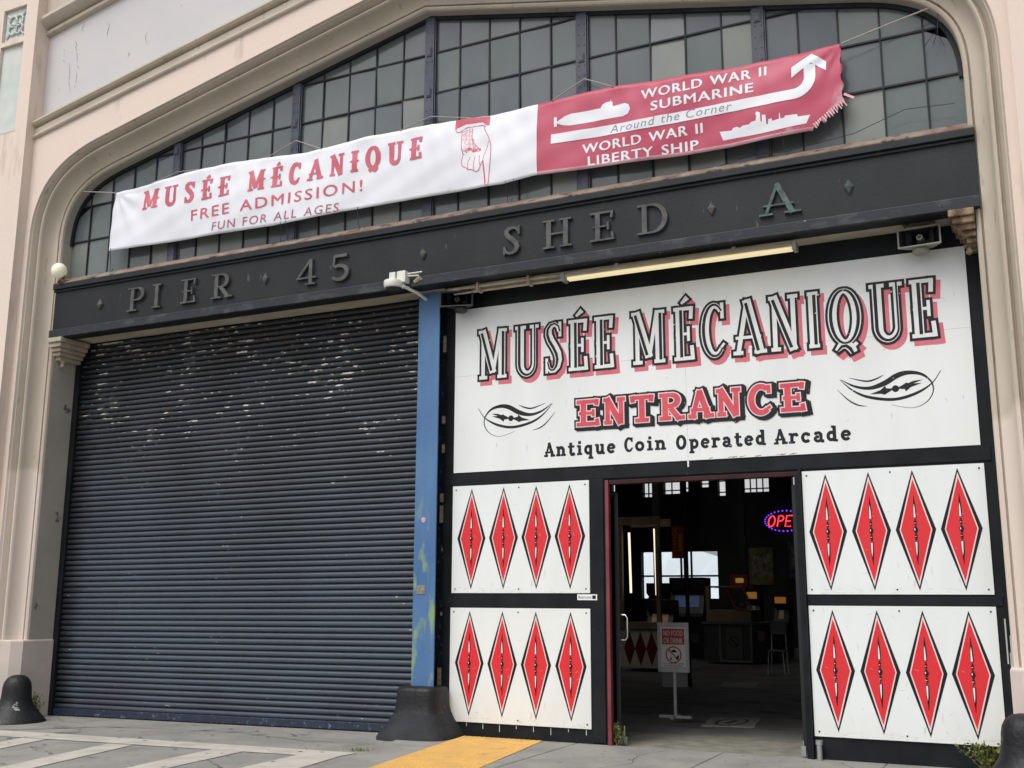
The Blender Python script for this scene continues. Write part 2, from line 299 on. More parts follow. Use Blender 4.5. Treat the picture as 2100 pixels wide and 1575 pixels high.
# ------------------------------------------------------------------ lettering: stroke glyphs in units of the cap height
def el(cx, cz, rx, rz, a0, a1, n=18): return [(cx+rx*cos(radians(a0+(a1-a0)*i/n)), cz+rz*sin(radians(a0+(a1-a0)*i/n))) for i in range(n+1)]
def ramp_w(n, a, b, p=1.): return [a+(b-a)*abs(sin(pi*i/n))**p for i in range(n+1)]
def glyph(ch, T=.15, t=.075, s=.07, ser=1.0):
    """list of (points, width or widths, thick flag); returns strokes, advance width"""
    h = s/2
    def sf(x0, x1, top): c = (x0+x1)/2; d = (x1-x0)/2*ser; z = 1-h if top else h; return ([(c-d, z), (c+d, z)], s, 0)
    if ch == 'I': return [([(.13, 0), (.13, 1)], T, 1), sf(0, .26, 0), sf(0, .26, 1)], .26
    if ch in 'EÉ':
        g = [([(.13, 0), (.13, 1)], T, 1), ([(0, 1-h), (.39, 1-h)], s, 0), ([(0, h), (.39, h)], s, 0), ([(.385, 1), (.365, .76)], t*.9, 0), ([(.395, 0), (.375, .27)], t*.9, 0),
             ([(.04, .49), (.31, .49)], s*.8, 0), ([(.31, .35), (.31, .63)], t*.7, 0)]
        if ch == 'É': g.append(([(.17, 1.06), (.31, 1.17)], [t*.6, t*1.25], 0))
        return g, .41
    if ch == 'F': return [([(.13, 0), (.13, 1)], T, 1), ([(0, 1-h), (.39, 1-h)], s, 0), ([(.385, 1), (.365, .76)], t*.9, 0), ([(.13, .49), (.31, .49)], s*.8, 0), sf(0, .26, 0)], .41
    if ch == 'M': return [([(.1, 0), (.1, 1)], t, 0), ([(.075, 1), (.335, .12)], T, 1), ([(.335, .12), (.50, 1)], t*.9, 0), ([(.535, 0), (.535, 1)], T, 1),
                          sf(0, .21, 0), sf(.42, .66, 0), sf(-.02, .15, 1), sf(.45, .66, 1)], .66
    if ch == 'U':
        c = el(.285, .24, .15, .205, 180, 360, 16); n = 16
        return [([(.135, 1)]+c+[(.435, 1)], [T]+[T+(t-T)*i/n for i in range(n+1)]+[t], 1), sf(.0, .27, 1), sf(.33, .55, 1)], .55
    if ch == 'S':
        p = [(.355, .80), (.325, .90), (.25, .955), (.16, .935), (.10, .86), (.095, .76), (.14, .65), (.23, .52), (.31, .38), (.335, .25), (.30, .12), (.23, .05), (.15, .045), (.09, .10), (.06, .22)]
        return [(p, [t, t, t, T*.7, T*.85, T*.95, T, T, T, T*.95, T*.8, t*1.1, t, t, t], 1), ([(.37, .70), (.37, 1)], t*.75, 0), ([(.05, 0), (.05, .30)], t*.75, 0)], .42
    if ch == 'C': return [(el(.25, .5, .185, .455, 48, 312, 24), ramp_w(24, t, T, 1.3), 1), ([(.40, .70), (.40, 1)], t*.8, 0), ([(.36, .17), (.43, .25)], t*.6, 0)], .45
    if ch == 'G': return [(el(.26, .5, .19, .455, 48, 312, 24), ramp_w(24, t, T, 1.3), 1), ([(.41, .70), (.41, 1)], t*.8, 0), ([(.40, .08), (.40, .4)], T*.8, 0), ([(.28, .42), (.5, .42)], s*.8, 0)], .5
    if ch == 'A': return [([(.30, 1), (.10, 0)], t, 0), ([(.285, 1), (.52, 0)], T, 1), ([(.06, .31), (.54, .31)], s*.8, 0), sf(0, .21, 0), sf(.39, .65, 0)], .63
    if ch == 'N': return [([(.09, 0), (.09, 1)], t, 0), ([(.07, 1), (.43, 0)], T, 1), ([(.435, 0), (.435, 1)], t, 0), sf(0, .2, 0), sf(-.02, .14, 1), sf(.33, .54, 1)], .53
    if ch == 'Q': return [(el(.28, .5, .205, .45, 90, 450, 30), [t+(T-t)*abs(cos(radians(90+12*i))) for i in range(31)], 1), ([(.12, -.09), (.20, .0), (.29, .01), (.37, -.05), (.41, -.14)], [t*.9, t*1.5, T*.9, T*1.0, T*.8], 1), ([(.37, -.06), (.47, .03)], t*.8, 0)], .56
    if ch in 'PR':
        b = [(.12, 1-h), (.26, 1-h)]+el(.26, .72, .15, .28-h, 90, -90, 12)+[(.26, .44+h), (.12, .44+h)]
        w = [s, s]+ramp_w(12, s, T)+[s, s]
        g = [([(.13, 0), (.13, 1)], T, 1), (b, w, 1), sf(0, .26, 0), sf(0, .14, 1)]
        if ch == 'R': g += [([(.24, .46), (.45, .02)], T*.9, 1), sf(.36, .56, 0)]
        return g, (.55 if ch == 'R' else .44)
    if ch == 'T': return [([(.25, 0), (.25, 1)], T, 1), ([(0, 1-h), (.5, 1-h)], s, 0), ([(.03, 1), (.05, .74)], t, 0), ([(.47, 1), (.45, .74)], t, 0), sf(.1, .4, 0)], .5
    if ch == 'H': return [([(.13, 0), (.13, 1)], T, 1), ([(.5, 0), (.5, 1)], T, 1), ([(.13, .5), (.5, .5)], s, 0)]+[sf(a, b, k) for k in (0, 1) for a, b in ((0, .26), (.37, .63))], .63
    if ch == 'D':
        b = [(.12, 1-h), (.26, 1-h)]+el(.26, .5, .25, .5-h, 90, -90, 16)+[(.26, h), (.12, h)]
        return [([(.13, 0), (.13, 1)], T, 1), (b, [s, s]+ramp_w(16, s, T)+[s, s], 1), sf(0, .14, 0), sf(0, .14, 1)], .56
    if ch == '4': return [([(.37, 1), (.04, .30)], t, 0), ([(0, .28), (.52, .28)], s, 0), ([(.37, 0), (.37, 1)], T*.9, 1), sf(.24, .5, 0)], .52
    if ch == '5': return [([(.09, .95), (.40, .95)], T*.7, 0), ([(.10, .96), (.08, .55)], t, 0), (el(.22, .30, .19, .27, 125, -145, 18), ramp_w(18, t, T), 1)], .44
    # lower case slab letters
    b = T
    if ch == 'n': return [([(.13, 0), (.13, .66)], b, 0), ([(.13, .5), (.25, .61), (.36, .58), (.42, .45), (.42, 0)], b, 0), sf(0, .25, 0), sf(.3, .55, 0), ([(0, .63), (.13, .63)], s, 0)], .56
    if ch == 't': return [([(.2, .9), (.2, .2), (.25, .07), (.36, .06), (.42, .14)], b, 0), ([(.05, .63), (.4, .63)], s, 0)], .45
    if ch == 'i': return [([(.17, 0), (.17, .66)], b, 0), sf(.03, .31, 0), ([(.03, .63), (.17, .63)], s, 0), ([(.17, .80), (.17, .98)], b, 0)], .34
    if ch == 'q': return [(el(.23, .34, .15, .25, 60, 300, 14), b*.95, 0), ([(.38, .66), (.38, -.28)], b, 0), ([(.26, -.25), (.52, -.25)], s, 0), ([(.23, .59), (.38, .59)], s, 0), ([(.23, .09), (.38, .09)], s, 0)], .55
    if ch == 'u': return [([(.13, .66), (.13, .2), (.19, .08), (.31, .07), (.41, .2)], b, 0), ([(.41, .66), (.41, 0)], b, 0), ([(0, .63), (.13, .63)], s, 0), ([(.29, .63), (.41, .63)], s, 0), ([(.41, .035), (.54, .035)], s, 0)], .56
    if ch == 'e': return [(el(.26, .34, .17, .265, 5, 318, 20), b*.9, 0), ([(.1, .35), (.43, .35)], s*.9, 0)], .52
    if ch == 'o': return [(el(.26, .34, .17, .265, 0, 360, 22), b*.95, 0)], .53
    if ch == 'O': return [(el(.3, .5, .21, .42, 0, 360, 24), b, 0)], .64
    if ch == 'p': return [(el(.30, .34, .15, .25, 120, -120, 14), b*.95, 0), ([(.15, .66), (.15, -.28)], b, 0), ([(.02, -.25), (.28, -.25)], s, 0), ([(.02, .63), (.15, .63)], s, 0), ([(.15, .59), (.3, .59)], s, 0), ([(.15, .09), (.3, .09)], s, 0)], .54
    if ch == 'r': return [([(.14, 0), (.14, .66)], b, 0), ([(.14, .45), (.25, .6), (.36, .6), (.41, .48)], b*.9, 0), sf(0, .28, 0), ([(0, .63), (.14, .63)], s, 0)], .47
    if ch == 'a': return [([(.09, .5), (.15, .6), (.29, .61), (.37, .5), (.37, .1), (.43, .04), (.5, .05)], b*.9, 0), (el(.23, .2, .14, .145, 75, 330, 14), b*.85, 0)], .53
    if ch == 'd': return [(el(.23, .34, .15, .25, 60, 300, 14), b*.95, 0), ([(.38, 1), (.38, 0)], b, 0), ([(.25, .965), (.38, .965)], s, 0), ([(.38, .035), (.52, .035)], s, 0), ([(.23, .59), (.38, .59)], s, 0), ([(.23, .09), (.38, .09)], s, 0)], .56
    if ch == 'c': return [(el(.26, .34, .17, .265, 42, 318, 18), b*.95, 0), ([(.39, .45), (.39, .62)], b*.7, 0)], .5
    return [], .3

def strip(pts, w, grow=0., ext=0.):
    """2D ribbon with mitred joins: returns quads' vertices [(l, r), ...]"""
    ws = list(w) if isinstance(w, (list, tuple)) else [w]*len(pts)
    keep = [i for i in range(len(pts)) if i == 0 or abs(pts[i][0]-pts[i-1][0])+abs(pts[i][1]-pts[i-1][1]) > 1e-7]
    pts = [pts[i] for i in keep]; ws = [ws[i] for i in keep]
    closed = len(pts) > 3 and abs(pts[0][0]-pts[-1][0])+abs(pts[0][1]-pts[-1][1]) < 1e-6
    out = []; n = len(pts)
    for i, (x, z) in enumerate(pts):
        a = pts[i-1] if i else (pts[-2] if closed else None); c = pts[i+1] if i < n-1 else (pts[1] if closed else None)
        def nrm(p, q): d = math.hypot(q[0]-p[0], q[1]-p[1]) or 1e-9; return (q[0]-p[0])/d, (q[1]-p[1])/d
        t1 = nrm(a, (x, z)) if a else None; t2 = nrm((x, z), c) if c else None
        if t1 is None: t1 = t2
        if t2 is None: t2 = t1
        tx, tz = t1[0]+t2[0], t1[1]+t2[1]; d = math.hypot(tx, tz) or 1e-9; tx /= d; tz /= d
        k = 1/max(.45, tx*t2[0]+tz*t2[1]); hw = (ws[i]/2+grow)*k
        ex = 0
        if not closed and i == 0: ex = -ext
        if not closed and i == n-1: ex = ext
        px, pz = x+tx*ex, z+tz*ex
        out.append(((px-tz*hw, pz+tx*hw), (px+tz*hw, pz-tx*hw)))
    return out

class Ink:
    """flat painted shapes on a surface; every stroke sits a hair above the one before"""
    def __init__(s, surf, y0, step=.00005, sub=0): s.mb = MB(); s.surf = surf; s.d = y0; s.step = step; s.sub = sub
    def put(s, vs, fs, mi):
        s.d += s.step
        if s.sub:                                   # fine enough to follow a waving surface
            T = []
            for f in fs:
                for i in range(1, len(f)-1): T.append((vs[f[0]], vs[f[i]], vs[f[i+1]]))
            out = []
            while T:
                a, b_, c = T.pop(); ls = [math.dist(a, b_), math.dist(b_, c), math.dist(c, a)]; k = ls.index(max(ls))
                if ls[k] <= s.sub: out.append((a, b_, c)); continue
                if k == 1: a, b_, c = b_, c, a
                elif k == 2: a, b_, c = c, a, b_
                m_ = ((a[0]+b_[0])/2, (a[1]+b_[1])/2); T += [(a, m_, c), (m_, b_, c)]
            vs = [p for t in out for p in t]; fs = [(3*i, 3*i+1, 3*i+2) for i in range(len(out))]
        s.mb.add([s.surf(x, z, s.d) for x, z in vs], fs, mi)
    def ribbon(s, pts, w, mi, grow=0., ext=0.):
        q = strip(pts, w, grow, ext); vs = [p for pr in q for p in pr]
        s.put(vs, [(2*i, 2*i+1, 2*i+3, 2*i+2) for i in range(len(q)-1)], mi)
    def poly(s, pts, mi):
        tri = tessellate_polygon([[Vector((x, z, 0)) for x, z in pts]])
        s.put(pts, [tuple(t) for t in tri], mi)
    def text(s, strokes, x, z, h, mi, grow=0., ext=None, wx=1., thick_only=False, shear=0., inl=None):
        for pts, w, tk in strokes:
            if thick_only and not tk: continue
            P = [(x+(px*wx+shear*pz)*h, z+pz*h) for px, pz in pts]
            ww = [k*h for k in w] if isinstance(w, (list, tuple)) else w*h
            if inl:
                off, iw, cut = inl
                q = strip(P, [1e-6]*len(P)) if False else None
                P2 = []
                for i, (a, c) in enumerate(P):
                    e, f_ = P[max(i-1, 0)], P[min(i+1, len(P)-1)]; dx, dz = f_[0]-e[0], f_[1]-e[1]; d = math.hypot(dx, dz) or 1e-9
                    k = (ww[i] if isinstance(ww, list) else ww)
                    P2.append((a + dz/d*off*k*(1 if dz < 0 or True else -1), c - dx/d*off*k))
                if len(P2) == 2:
                    (a, c), (e, f_) = P2; P2 = [(a+(e-a)*cut, c+(f_-c)*cut), (e+(a-e)*cut, f_+(c-f_)*cut)]
                s.ribbon(P2, [k*iw for k in ww] if isinstance(ww, list) else ww*iw, mi)
            else: s.ribbon(P, ww, mi, grow, grow if ext is None else ext)
def wall(x, z, d): return (x, -d, z)

def font_mesh(body, bold=0., shear=0., spacing=1.):
    """sans lettering from Blender's built-in font: 2D vertices and faces, cap height 1, from x=0"""
    cu = bpy.data.curves.new('t', 'FONT'); cu.body = body; cu.size = 1; cu.offset = bold; cu.shear = shear; cu.space_character = spacing; cu.resolution_u = 3
    o = bpy.data.objects.new('t', cu); COL.objects.link(o)
    dg = bpy.context.evaluated_depsgraph_get(); me = bpy.data.meshes.new_from_object(o.evaluated_get(dg))
    vs = [(v.co.x, v.co.y) for v in me.vertices]; fs = [tuple(p.vertices) for p in me.polygons]
    bpy.data.objects.remove(o); bpy.data.curves.remove(cu); bpy.data.meshes.remove(me)
    x0 = min(v[0] for v in vs); x1 = max(v[0] for v in vs)
    return [(x-x0, y/.727) for x, y in vs], fs, x1-x0
def font_put(ink, body, x0, x1, z0, z1, h, mi, **kw):
    """lettering fitted between x0 and x1 with the base line running from z0 to z1"""
    bold = kw.pop('bold', 0)*h
    vs, fs, w = font_mesh(body, **kw)
    for dx in ((0,) if not bold else (-bold, 0, bold)):
        ink.put([(x0+dx+(x1-x0)*x/w, z0+dx*.4+(z1-z0)*x/w+h*y) for x, y in vs], fs, mi)

# ------------------------------------------------------------------ ground
AX = -6.42
def gz(x): return .012*(x+6) if x < -6 else 0.
m_asph = M('asphalt_apron', (.225, .225, .208), .9, col2=(.28, .272, .25), vs=1.6, lo=.4, hi=.62, bump=.8, bs=60, col3=(.115, .115, .105), s3=2.6, t3=.60, soft3=.14)
m_conc = M('sidewalk_concrete', (.285, .28, .26), .85, col2=(.215, .215, .20), vs=1.8, lo=.4, hi=.65, bump=.6, bs=55, col3=(.11, .11, .105), s3=13, t3=.675, soft3=.04)
m_joint = M('joint_dirt', (.10, .10, .09), .95)
m_road = M('road_paint', (.50, .475, .42), .8, col2=(.36, .345, .31), vs=3.2, lo=.42, hi=.75, bump=.25, bs=60, col3=(.24, .235, .215), s3=8, t3=.66, soft3=.06)
m_yel = M('yellow_tactile', (.70, .41, .10), .65, col2=(.60, .36, .11), vs=3.2, bump=.1, col3=(.30, .19, .06), s3=3.4, t3=.60, soft3=.16)
m_floor = M('dark_floor_concrete', (.20, .195, .175), .7, col2=(.13, .125, .115), vs=1.2, bump=.4, bs=30, col3=(.05, .048, .045), s3=1.7, t3=.585, soft3=.06, st3=(.6, 1.8, 1))
m_thresh = M('threshold_concrete', (.26, .25, .205), .9, col2=(.17, .165, .135), vs=5, bump=.7, bs=40, col3=(.3, .29, .25), s3=26, t3=.68)
b = MB()
xs = [-400, -60, -30, -16, -14, -12, -10, -8, -6, 0, 10, 60, 400]
for i in range(len(xs)-1):
    a, c = xs[i], xs[i+1]
    b.add([(a, -400, gz(a)), (c, -400, gz(c)), (c, .3, gz(c)), (a, .3, gz(a))], [(0, 1, 2, 3)])
street = struct(b.build('street', m_asph))
# concrete sidewalk in slabs right of its ragged left edge
b = MB()
edge = [(-6.51, .0), (-6.51, -.48), (-6.33, -1.24), (-6.16, -1.76), (-6.0, -2.47), (-5.4, -5.2)]
def ex(y):
    for (x0, y0), (x1, y1) in zip(edge, edge[1:]):
        if y1 <= y <= y0: return x0+(x1-x0)*(y-y0)/(y1-y0)
    return edge[-1][0]
ys = [0.02, -.48, -1.24, -1.76, -2.47, -5.2]
for y1, y0 in zip(ys, ys[1:]):
    xe0, xe1 = ex(y0), ex(min(y1, 0))
    cuts = [-4.62, -3.05, -1.5, .05, 1.6, 3.2]
    b.add([(xe0, y0, gz(xe0)+.02), (cuts[0]-.14*y0*0-.006, y0, .02), (cuts[0]-.006, y1, .02), (xe1, y1, gz(xe1)+.02)], [(0, 1, 2, 3)])
    for a, c in zip(cuts, cuts[1:]): b.add([(a+.006, y0, .02), (c-.006, y0, .02), (c-.006, y1, .02), (a+.006, y1, .02)], [(0, 1, 2, 3)])
# front skirt so the slab has an edge
for (x0, y0), (x1, y1) in zip(edge, edge[1:]): b.add([(x0, y0, gz(x0)+.02), (x1, y1, gz(x1)+.02), (x1-.03, y1, gz(x1)-.02), (x0-.03, y0, gz(x0)-.02)], [(0, 1, 2, 3)])
walk = struct(b.build('sidewalk', [m_conc]))
b = MB()
for a in (-4.62, -3.05, -1.5, .05, 1.6): b.add([(a-.006, -5.2, .014), (a+.006, -5.2, .014), (a+.006, .02, .014), (a-.006, .02, .014)], [(0, 1, 2, 3)])
b.build('joint', m_joint, walk)
def sheet(name, quads, mat, h):
    b = MB()
    for q in quads: b.add([(x, y, gz(x)+h) for x, y in q], [tuple(range(len(q)))])
    return struct(b.build(name, mat))
def cutquads(p, q, r, t, n=6):
    out = []
    for i in range(n):
        f = lambda a, c, k: (a[0]+(c[0]-a[0])*k/n, a[1]+(c[1]-a[1])*k/n)
        out.append([f(p, q, i), f(p, q, i+1), f(t, r, i+1), f(t, r, i)])
    return out
lines = cutquads((-13.5, -1.98), (-6.36, -1.93), (-6.34, -1.56), (-13.5, -1.53))
lines += [[(-10.58, -2.0), (-10.21, -2.0), (-9.75, -3.6), (-10.15, -3.6)], [(-9.26, -2.0), (-8.91, -2.0), (-8.45, -3.85), (-8.80, -3.85)],
          [(-7.88, -1.96), (-7.47, -1.96), (-7.25, -4.2), (-7.6, -4.2)], [(-6.80, -1.95), (-6.34, -1.94), (-6.22, -2.75), (-6.70, -3.6)], [(-12.0, -2.0), (-11.62, -2.0), (-11.2, -3.4), (-11.6, -3.4)]]
lines[6:] = [[(p[0], p[1]+(.0 if i > 1 else .017)) for i, p in enumerate(q)] for q in lines[6:]]
sheet('road_markings', lines, m_road, .006)
gk = Ink(lambda x, y, d: (x, y, gz(x)+d), .004, .0002); rg = random.Random(21)
def crackline(pts, w, n=5):
    q = [pts[0]]
    for (x0_, y0_), (x1_, y1_) in zip(pts, pts[1:]):
        for k in range(1, n+1): q.append((x0_+(x1_-x0_)*k/n+rg.uniform(-.025, .025), y0_+(y1_-y0_)*k/n+rg.uniform(-.02, .02)))
    gk.ribbon(q, [w*rg.uniform(.35, 1.3) for _ in q], 0)
crackline([(-12.6, -1.62), (-11.5, -1.50), (-11.25, -1.30), (-10.6, -.78), (-10.3, -.70)], .035)
crackline([(-10.3, -.70), (-8.6, -.62), (-7.4, -.95), (-6.6, -.9)], .012); crackline([(-9.5, -1.45), (-9.1, -.3)], .012); crackline([(-7.6, -2.4), (-6.9, -2.9), (-6.3, -3.1)], .014)
for _ in range(70):
    x, y = rg.uniform(-12.5, -6.5), rg.uniform(-3.6, -.1); r_ = rg.uniform(.008, .028); gk.d = .0085
    gk.poly([(x+r_*rg.uniform(.7, 1.3)*cos(a*pi/4), y+r_*rg.uniform(.7, 1.3)*sin(a*pi/4)) for a in range(8)], 0)
gk.mb.build('crack', M('crack_tar', (.07, .07, .065), .95), street)
gk = Ink(lambda x, y, d: (x, y, d), .0215, .0002)
for _ in range(60):
    x, y = rg.uniform(-5.9, .5), rg.uniform(-2.6, -.1); r_ = rg.uniform(.008, .024); gk.d = .0215
    if -5.97+.03 < x < -4.6 and True: x += 1.7
    gk.poly([(x+r_*rg.uniform(.7, 1.3)*cos(a*pi/4), y+r_*rg.uniform(.7, 1.3)*sin(a*pi/4)) for a in range(8)], 0)
crackline([(-3.6, -.05), (-3.75, -.6), (-3.6, -1.1), (-3.9, -1.7)], .010); crackline([(-1.9, -.1), (-1.6, -.7), (-1.75, -1.5)], .009)
gk.mb.build('gum_spot', M('gum_dirt', (.10, .10, .095), .9), walk)
# yellow tactile paving with truncated domes
P00, P10, P11, P01 = (-5.96, -.05), (-5.01, -.03), (-4.62, -2.75), (-5.56, -2.78)
b = MB(); b.add([(p[0], p[1], .026) for p in (P01, P11, P10, P00)]+[(p[0], p[1], .01) for p in (P01, P11, P10, P00)], [(0, 1, 2, 3), (0, 1, 5, 4), (1, 2, 6, 5), (3, 0, 4, 7)])
for i in range(46):
    for j in range(16):
        u, v = (j+.5)/16, (i+.5)/46
        cx = (P00[0]*(1-u)+P10[0]*u)*(1-v)+(P01[0]*(1-u)+P11[0]*u)*v; cy = (P00[1]*(1-u)+P10[1]*u)*(1-v)+(P01[1]*(1-u)+P11[1]*u)*v
        vs = [(cx+r*cos(k*pi/3), cy+r*sin(k*pi/3), z) for r, z in ((.016, .026), (.010, .031)) for k in range(6)]
        b.add(vs, [(k, (k+1) % 6, (k+1) % 6+6, k+6) for k in range(6)]+[tuple(range(6, 12))])
struct(b.build('paving', m_yel))
b = MB(); b.add([(-4.24, -.02, .012), (-2.2, -.02, .012), (-2.2, .55, .006), (-4.24, .55, .006)], [(0, 1, 2, 3)])
b.add([(-4.24, .55, .006), (-2.2, .55, .006), (-2.0, 1.5, .004), (-4.5, 1.3, .004)], [(0, 1, 2, 3)])
struct(b.build('doorway_floor', m_thresh))
b = MB(); b.add([(-16, .2, .002), (4, .2, .002), (4, 26, .002), (-16, 26, .002)], [(0, 1, 2, 3)])
struct(b.build('floor', m_floor))

# ------------------------------------------------------------------ the pier building
B = empty('pier_building', (AX, 0, 0), 'pale pink stucco pier building with wide pointed arch opening, beige mouldings and black lintel', 'building')
half = [(6.07, -.25), (6.07, 1), (6.07, 3), (6.07, 5), (6.07, 6.55)]
def bez(p, q, r, s_, n):
    return [tuple((1-t)**3*p[k]+3*(1-t)**2*t*q[k]+3*(1-t)*t*t*r[k]+t**3*s_[k] for k in (0, 1)) for t in [i/n for i in range(1, n+1)]]
half += bez((6.07, 6.55), (6.07, 7.12), (5.84, 7.42), (5.10, 7.585), 14)
apex = (0, 8.712)
pathL = [(AX-u, z) for u, z in half] + [(AX-2.5, 8.16)] + [(AX, apex[1])]
path = pathL + [(2*AX-x, z) for x, z in pathL[:-1][::-1]]
def normals(path):
    out = []
    for i in range(len(path)):
        def tn(a, c): d = math.hypot(c[0]-a[0], c[1]-a[1]); return (c[0]-a[0])/d, (c[1]-a[1])/d
        t1 = tn(path[i-1], path[i]) if i else tn(path[0], path[1]); t2 = tn(path[i], path[i+1]) if i < len(path)-1 else t1
        tx, tz = t1[0]+t2[0], t1[1]+t2[1]; d = math.hypot(tx, tz); tx /= d; tz /= d; k = 1/(tx*t2[0]+tz*t2[1])
        out.append((-tz*k, tx*k))
    return out
def sweep(mb, path, prof, mi=0):
    ns = normals(path); n = len(prof); vs = []
    for (x, z), (nx, nz_) in zip(path, ns):
        for o, y in prof: vs.append((x+nx*o, y, z+nz_*o))
    mb.add(vs, [(i*n+k, i*n+k+1, (i+1)*n+k+1, (i+1)*n+k) for i in range(len(path)-1) for k in range(n-1)], mi)
def offs(path, o): return [(x+nx*o, z+nz_*o) for (x, z), (nx, nz_) in zip(path, normals(path))]
prof = [(0, -.395), (.008, -.425), (.028, -.440), (.048, -.434), (.056, -.40), (.064, -.395), (.070, -.44), (.10, -.448), (.14, -.474), (.175, -.525), (.195, -.575), (.2, -.60), (.207, -.622), (.222, -.635),
        (.24, -.632), (.25, -.612), (.254, -.575), (.264, -.572), (.28, -.612), (.298, -.665), (.31, -.69), (.318, -.692), (.322, -.70), (.335, -.722)]
b = MB(); sweep(b, path, prof); b.build('arch_moulding', m_mould, B, smooth=32)
b = MB(); sweep(b, path, [(0, .14), (0, -.393)]); b.build('arch_reveal', m_reveal, B, smooth=32)
WY = -.72
def rk(x, o=0): return 9.383-.194*abs(x-AX)+o
XL, XR = -12.92, .08
outer = offs(path, .334)
poly = [(XL, -.25), (XL, rk(XL)+.02), (AX, rk(AX)+.02), (XR, rk(XR)+.02), (XR, -.25)] + outer[::-1]
b = MB(); tri = tessellate_polygon([[Vector((x, z, 0)) for x, z in poly]]); b.add([(x, WY, z) for x, z in poly], [tuple(t) for t in tri]); b.build('stucco_wall', m_pink, B)
b = MB(); pl = [(XL, rk(XL, .25)), (AX, rk(AX, .25)), (XR, rk(XR, .25)), (XR, rk(XR, 1.8)), (AX, rk(AX, 1.8)), (XL, rk(XL, 1.8))]
tri = tessellate_polygon([[Vector((x, z, 0)) for x, z in pl]]); b.add([(x, -.62, z) for x, z in pl], [tuple(t) for t in tri]); b.build('gable_panel', m_panel, B)
ik = Ink(lambda x, z, d: (x, -.62-d, z), .002); rc = random.Random(2)
for x0, z0, n_, l, w in ((-12.35, 9.62, 16, .05, .012), (-12.46, 9.3, 8, .06, .010), (-12.58, 9.55, 5, .07, .008), (-11.7, 9.75, 4, .05, .012), (-10.9, 9.45, 4, .06, .010), (-12.2, 9.9, 3, .05, .014)):
    pts = [(x0, z0)]
    for k in range(n_): pts.append((pts[-1][0]+rc.uniform(-.03, .036), pts[-1][1]-l*rc.uniform(.6, 1.4)))
    for a_, c_ in zip(pts, pts[1:]):
        if rc.random() < .75: ik.ribbon([a_, c_], [w*rc.uniform(.3, 1), w*rc.uniform(.2, .8)], 0)
ik.mb.build('crack', M('crack_dirt', (.24, .20, .18), .9), B)
rpath = [(XL-.02, rk(XL-.02)), (AX, rk(AX)), (XR+.02, rk(XR+.02))]
b = MB(); sweep(b, rpath, [(0, -.70), (.0, -.735), (.012, -.758), (.032, -.767), (.052, -.76), (.066, -.738), (.07, -.727), (.165, -.727), (.172, -.70), (.188, -.69), (.195, -.73), (.205, -.768), (.235, -.79), (.265, -.785), (.288, -.755), (.292, -.72), (.302, -.72), (.302, -.61)])
b.build('raking_cornice', m_mould, B, smooth=32)
b = MB(); sweep(b, rpath, [(1.66, -.61), (1.66, -.665), (1.675, -.69), (1.71, -.695), (1.735, -.685), (1.74, -.655), (1.76, -.65), (1.765, -.70), (1.80, -.77), (1.86, -.81), (1.92, -.80), (1.95, -.76), (1.955, -.72), (3.4, -.72), (3.4, 0)])
b.build('raking_cornice', m_mould, B, smooth=32)
def pilaster(xin, xout, sgn, inset):
    b = MB(); a, c = min(xin, xout), max(xin, xout)
    b.box(a, c, -.81, .1, -.2, 13)
    ob = None
    if inset:
        b.box(-13.17, xin, -.872, -.81, -.2, 13); b.box(xout, -13.66, -.872, -.81, -.2, 13)
        for z0, z1 in ((-.2, 8.29), (9.70, 9.775), (10.31, 13)): b.box(-13.66, -13.17, -.872, -.81, z0, z1)
    else: b.box(a, c, -.872, -.81, -.2, 13)
    p = b.build('pilaster', m_pink, B)
    if inset:
        q = MB(); q.box(-13.655, -13.175, -.822, -.812, 8.295, 9.695)
        q.box(-13.66, -13.17, -.876, -.8725, 8.255, 8.29)
        q.build('inset_panel', m_inset, p)
        q = MB(); q.box(-13.655, -13.175, -.822, -.812, 9.78, 10.305)
        cx, cz = -13.415, 10.04
        for k in range(4):
            ox, oz = .09*cos(pi/4+k*pi/2), .09*sin(pi/4+k*pi/2)
            q.tube([(cx+ox+.085*cos(a*pi/8), -.838, cz+oz+.085*sin(a*pi/8)) for a in range(17)], .016, 6, cap=False)
        for k in range(4):
            q.tube([(cx+.19*cos(k*pi/2+pi/4), -.836, cz+.19*sin(k*pi/2+pi/4)), (cx+.27*cos(k*pi/2+pi/4), -.836, cz+.27*sin(k*pi/2+pi/4))], .014, 6)
        q.lathe([(.0, -.02), (.03, -.015), (.03, .015), (0, .02)], (cx, -.84, cz), 8)
        q.build('quatrefoil_tracery', m_inset, p, smooth=40)
pilaster(XL, -17, -1, True); pilaster(XR, 4, 1, False)
def plinth(sg):
    pts = [(6.045, .14), (6.045, -.50), (6.14, -.62), (6.40, -.77), (6.40, -.95), (10.5, -.95), (10.5, .14)]
    b = MB(); b.prism([(AX+sg*u, y) for u, y in pts], 'z', -.3, .945)
    return b.build('plinth', m_plinth, B, bevel=.025, seg=3)
plinth(-1); plinth(1)
def corbel(sg, mat):
    b = MB()
    g_ = .88 if sg < 0 else .76
    for k, (pr, yf, z0, z1) in enumerate([(.30, -.53, 5.05, 5.12), (.26, -.50, 4.985, 5.05), (.215, -.46, 4.93, 4.985), (.17, -.42, 4.875, 4.93), (.12, -.37, 4.82, 4.875)]):
        x0, x1 = AX+sg*(6.068), AX+sg*(6.068-pr*g_)
        b.box(min(x0, x1), max(x0, x1), yf, -.0, z0, z1-.002)
    b.lathe([(.0, -.10), (.03, -.085), (.035, -.065), (.02, -.045), (.022, -.03), (.05, .0)], (AX+sg*5.99, -.30, 4.82), 10)
    return b.build('corbel', mat, B, bevel=.012, seg=2)
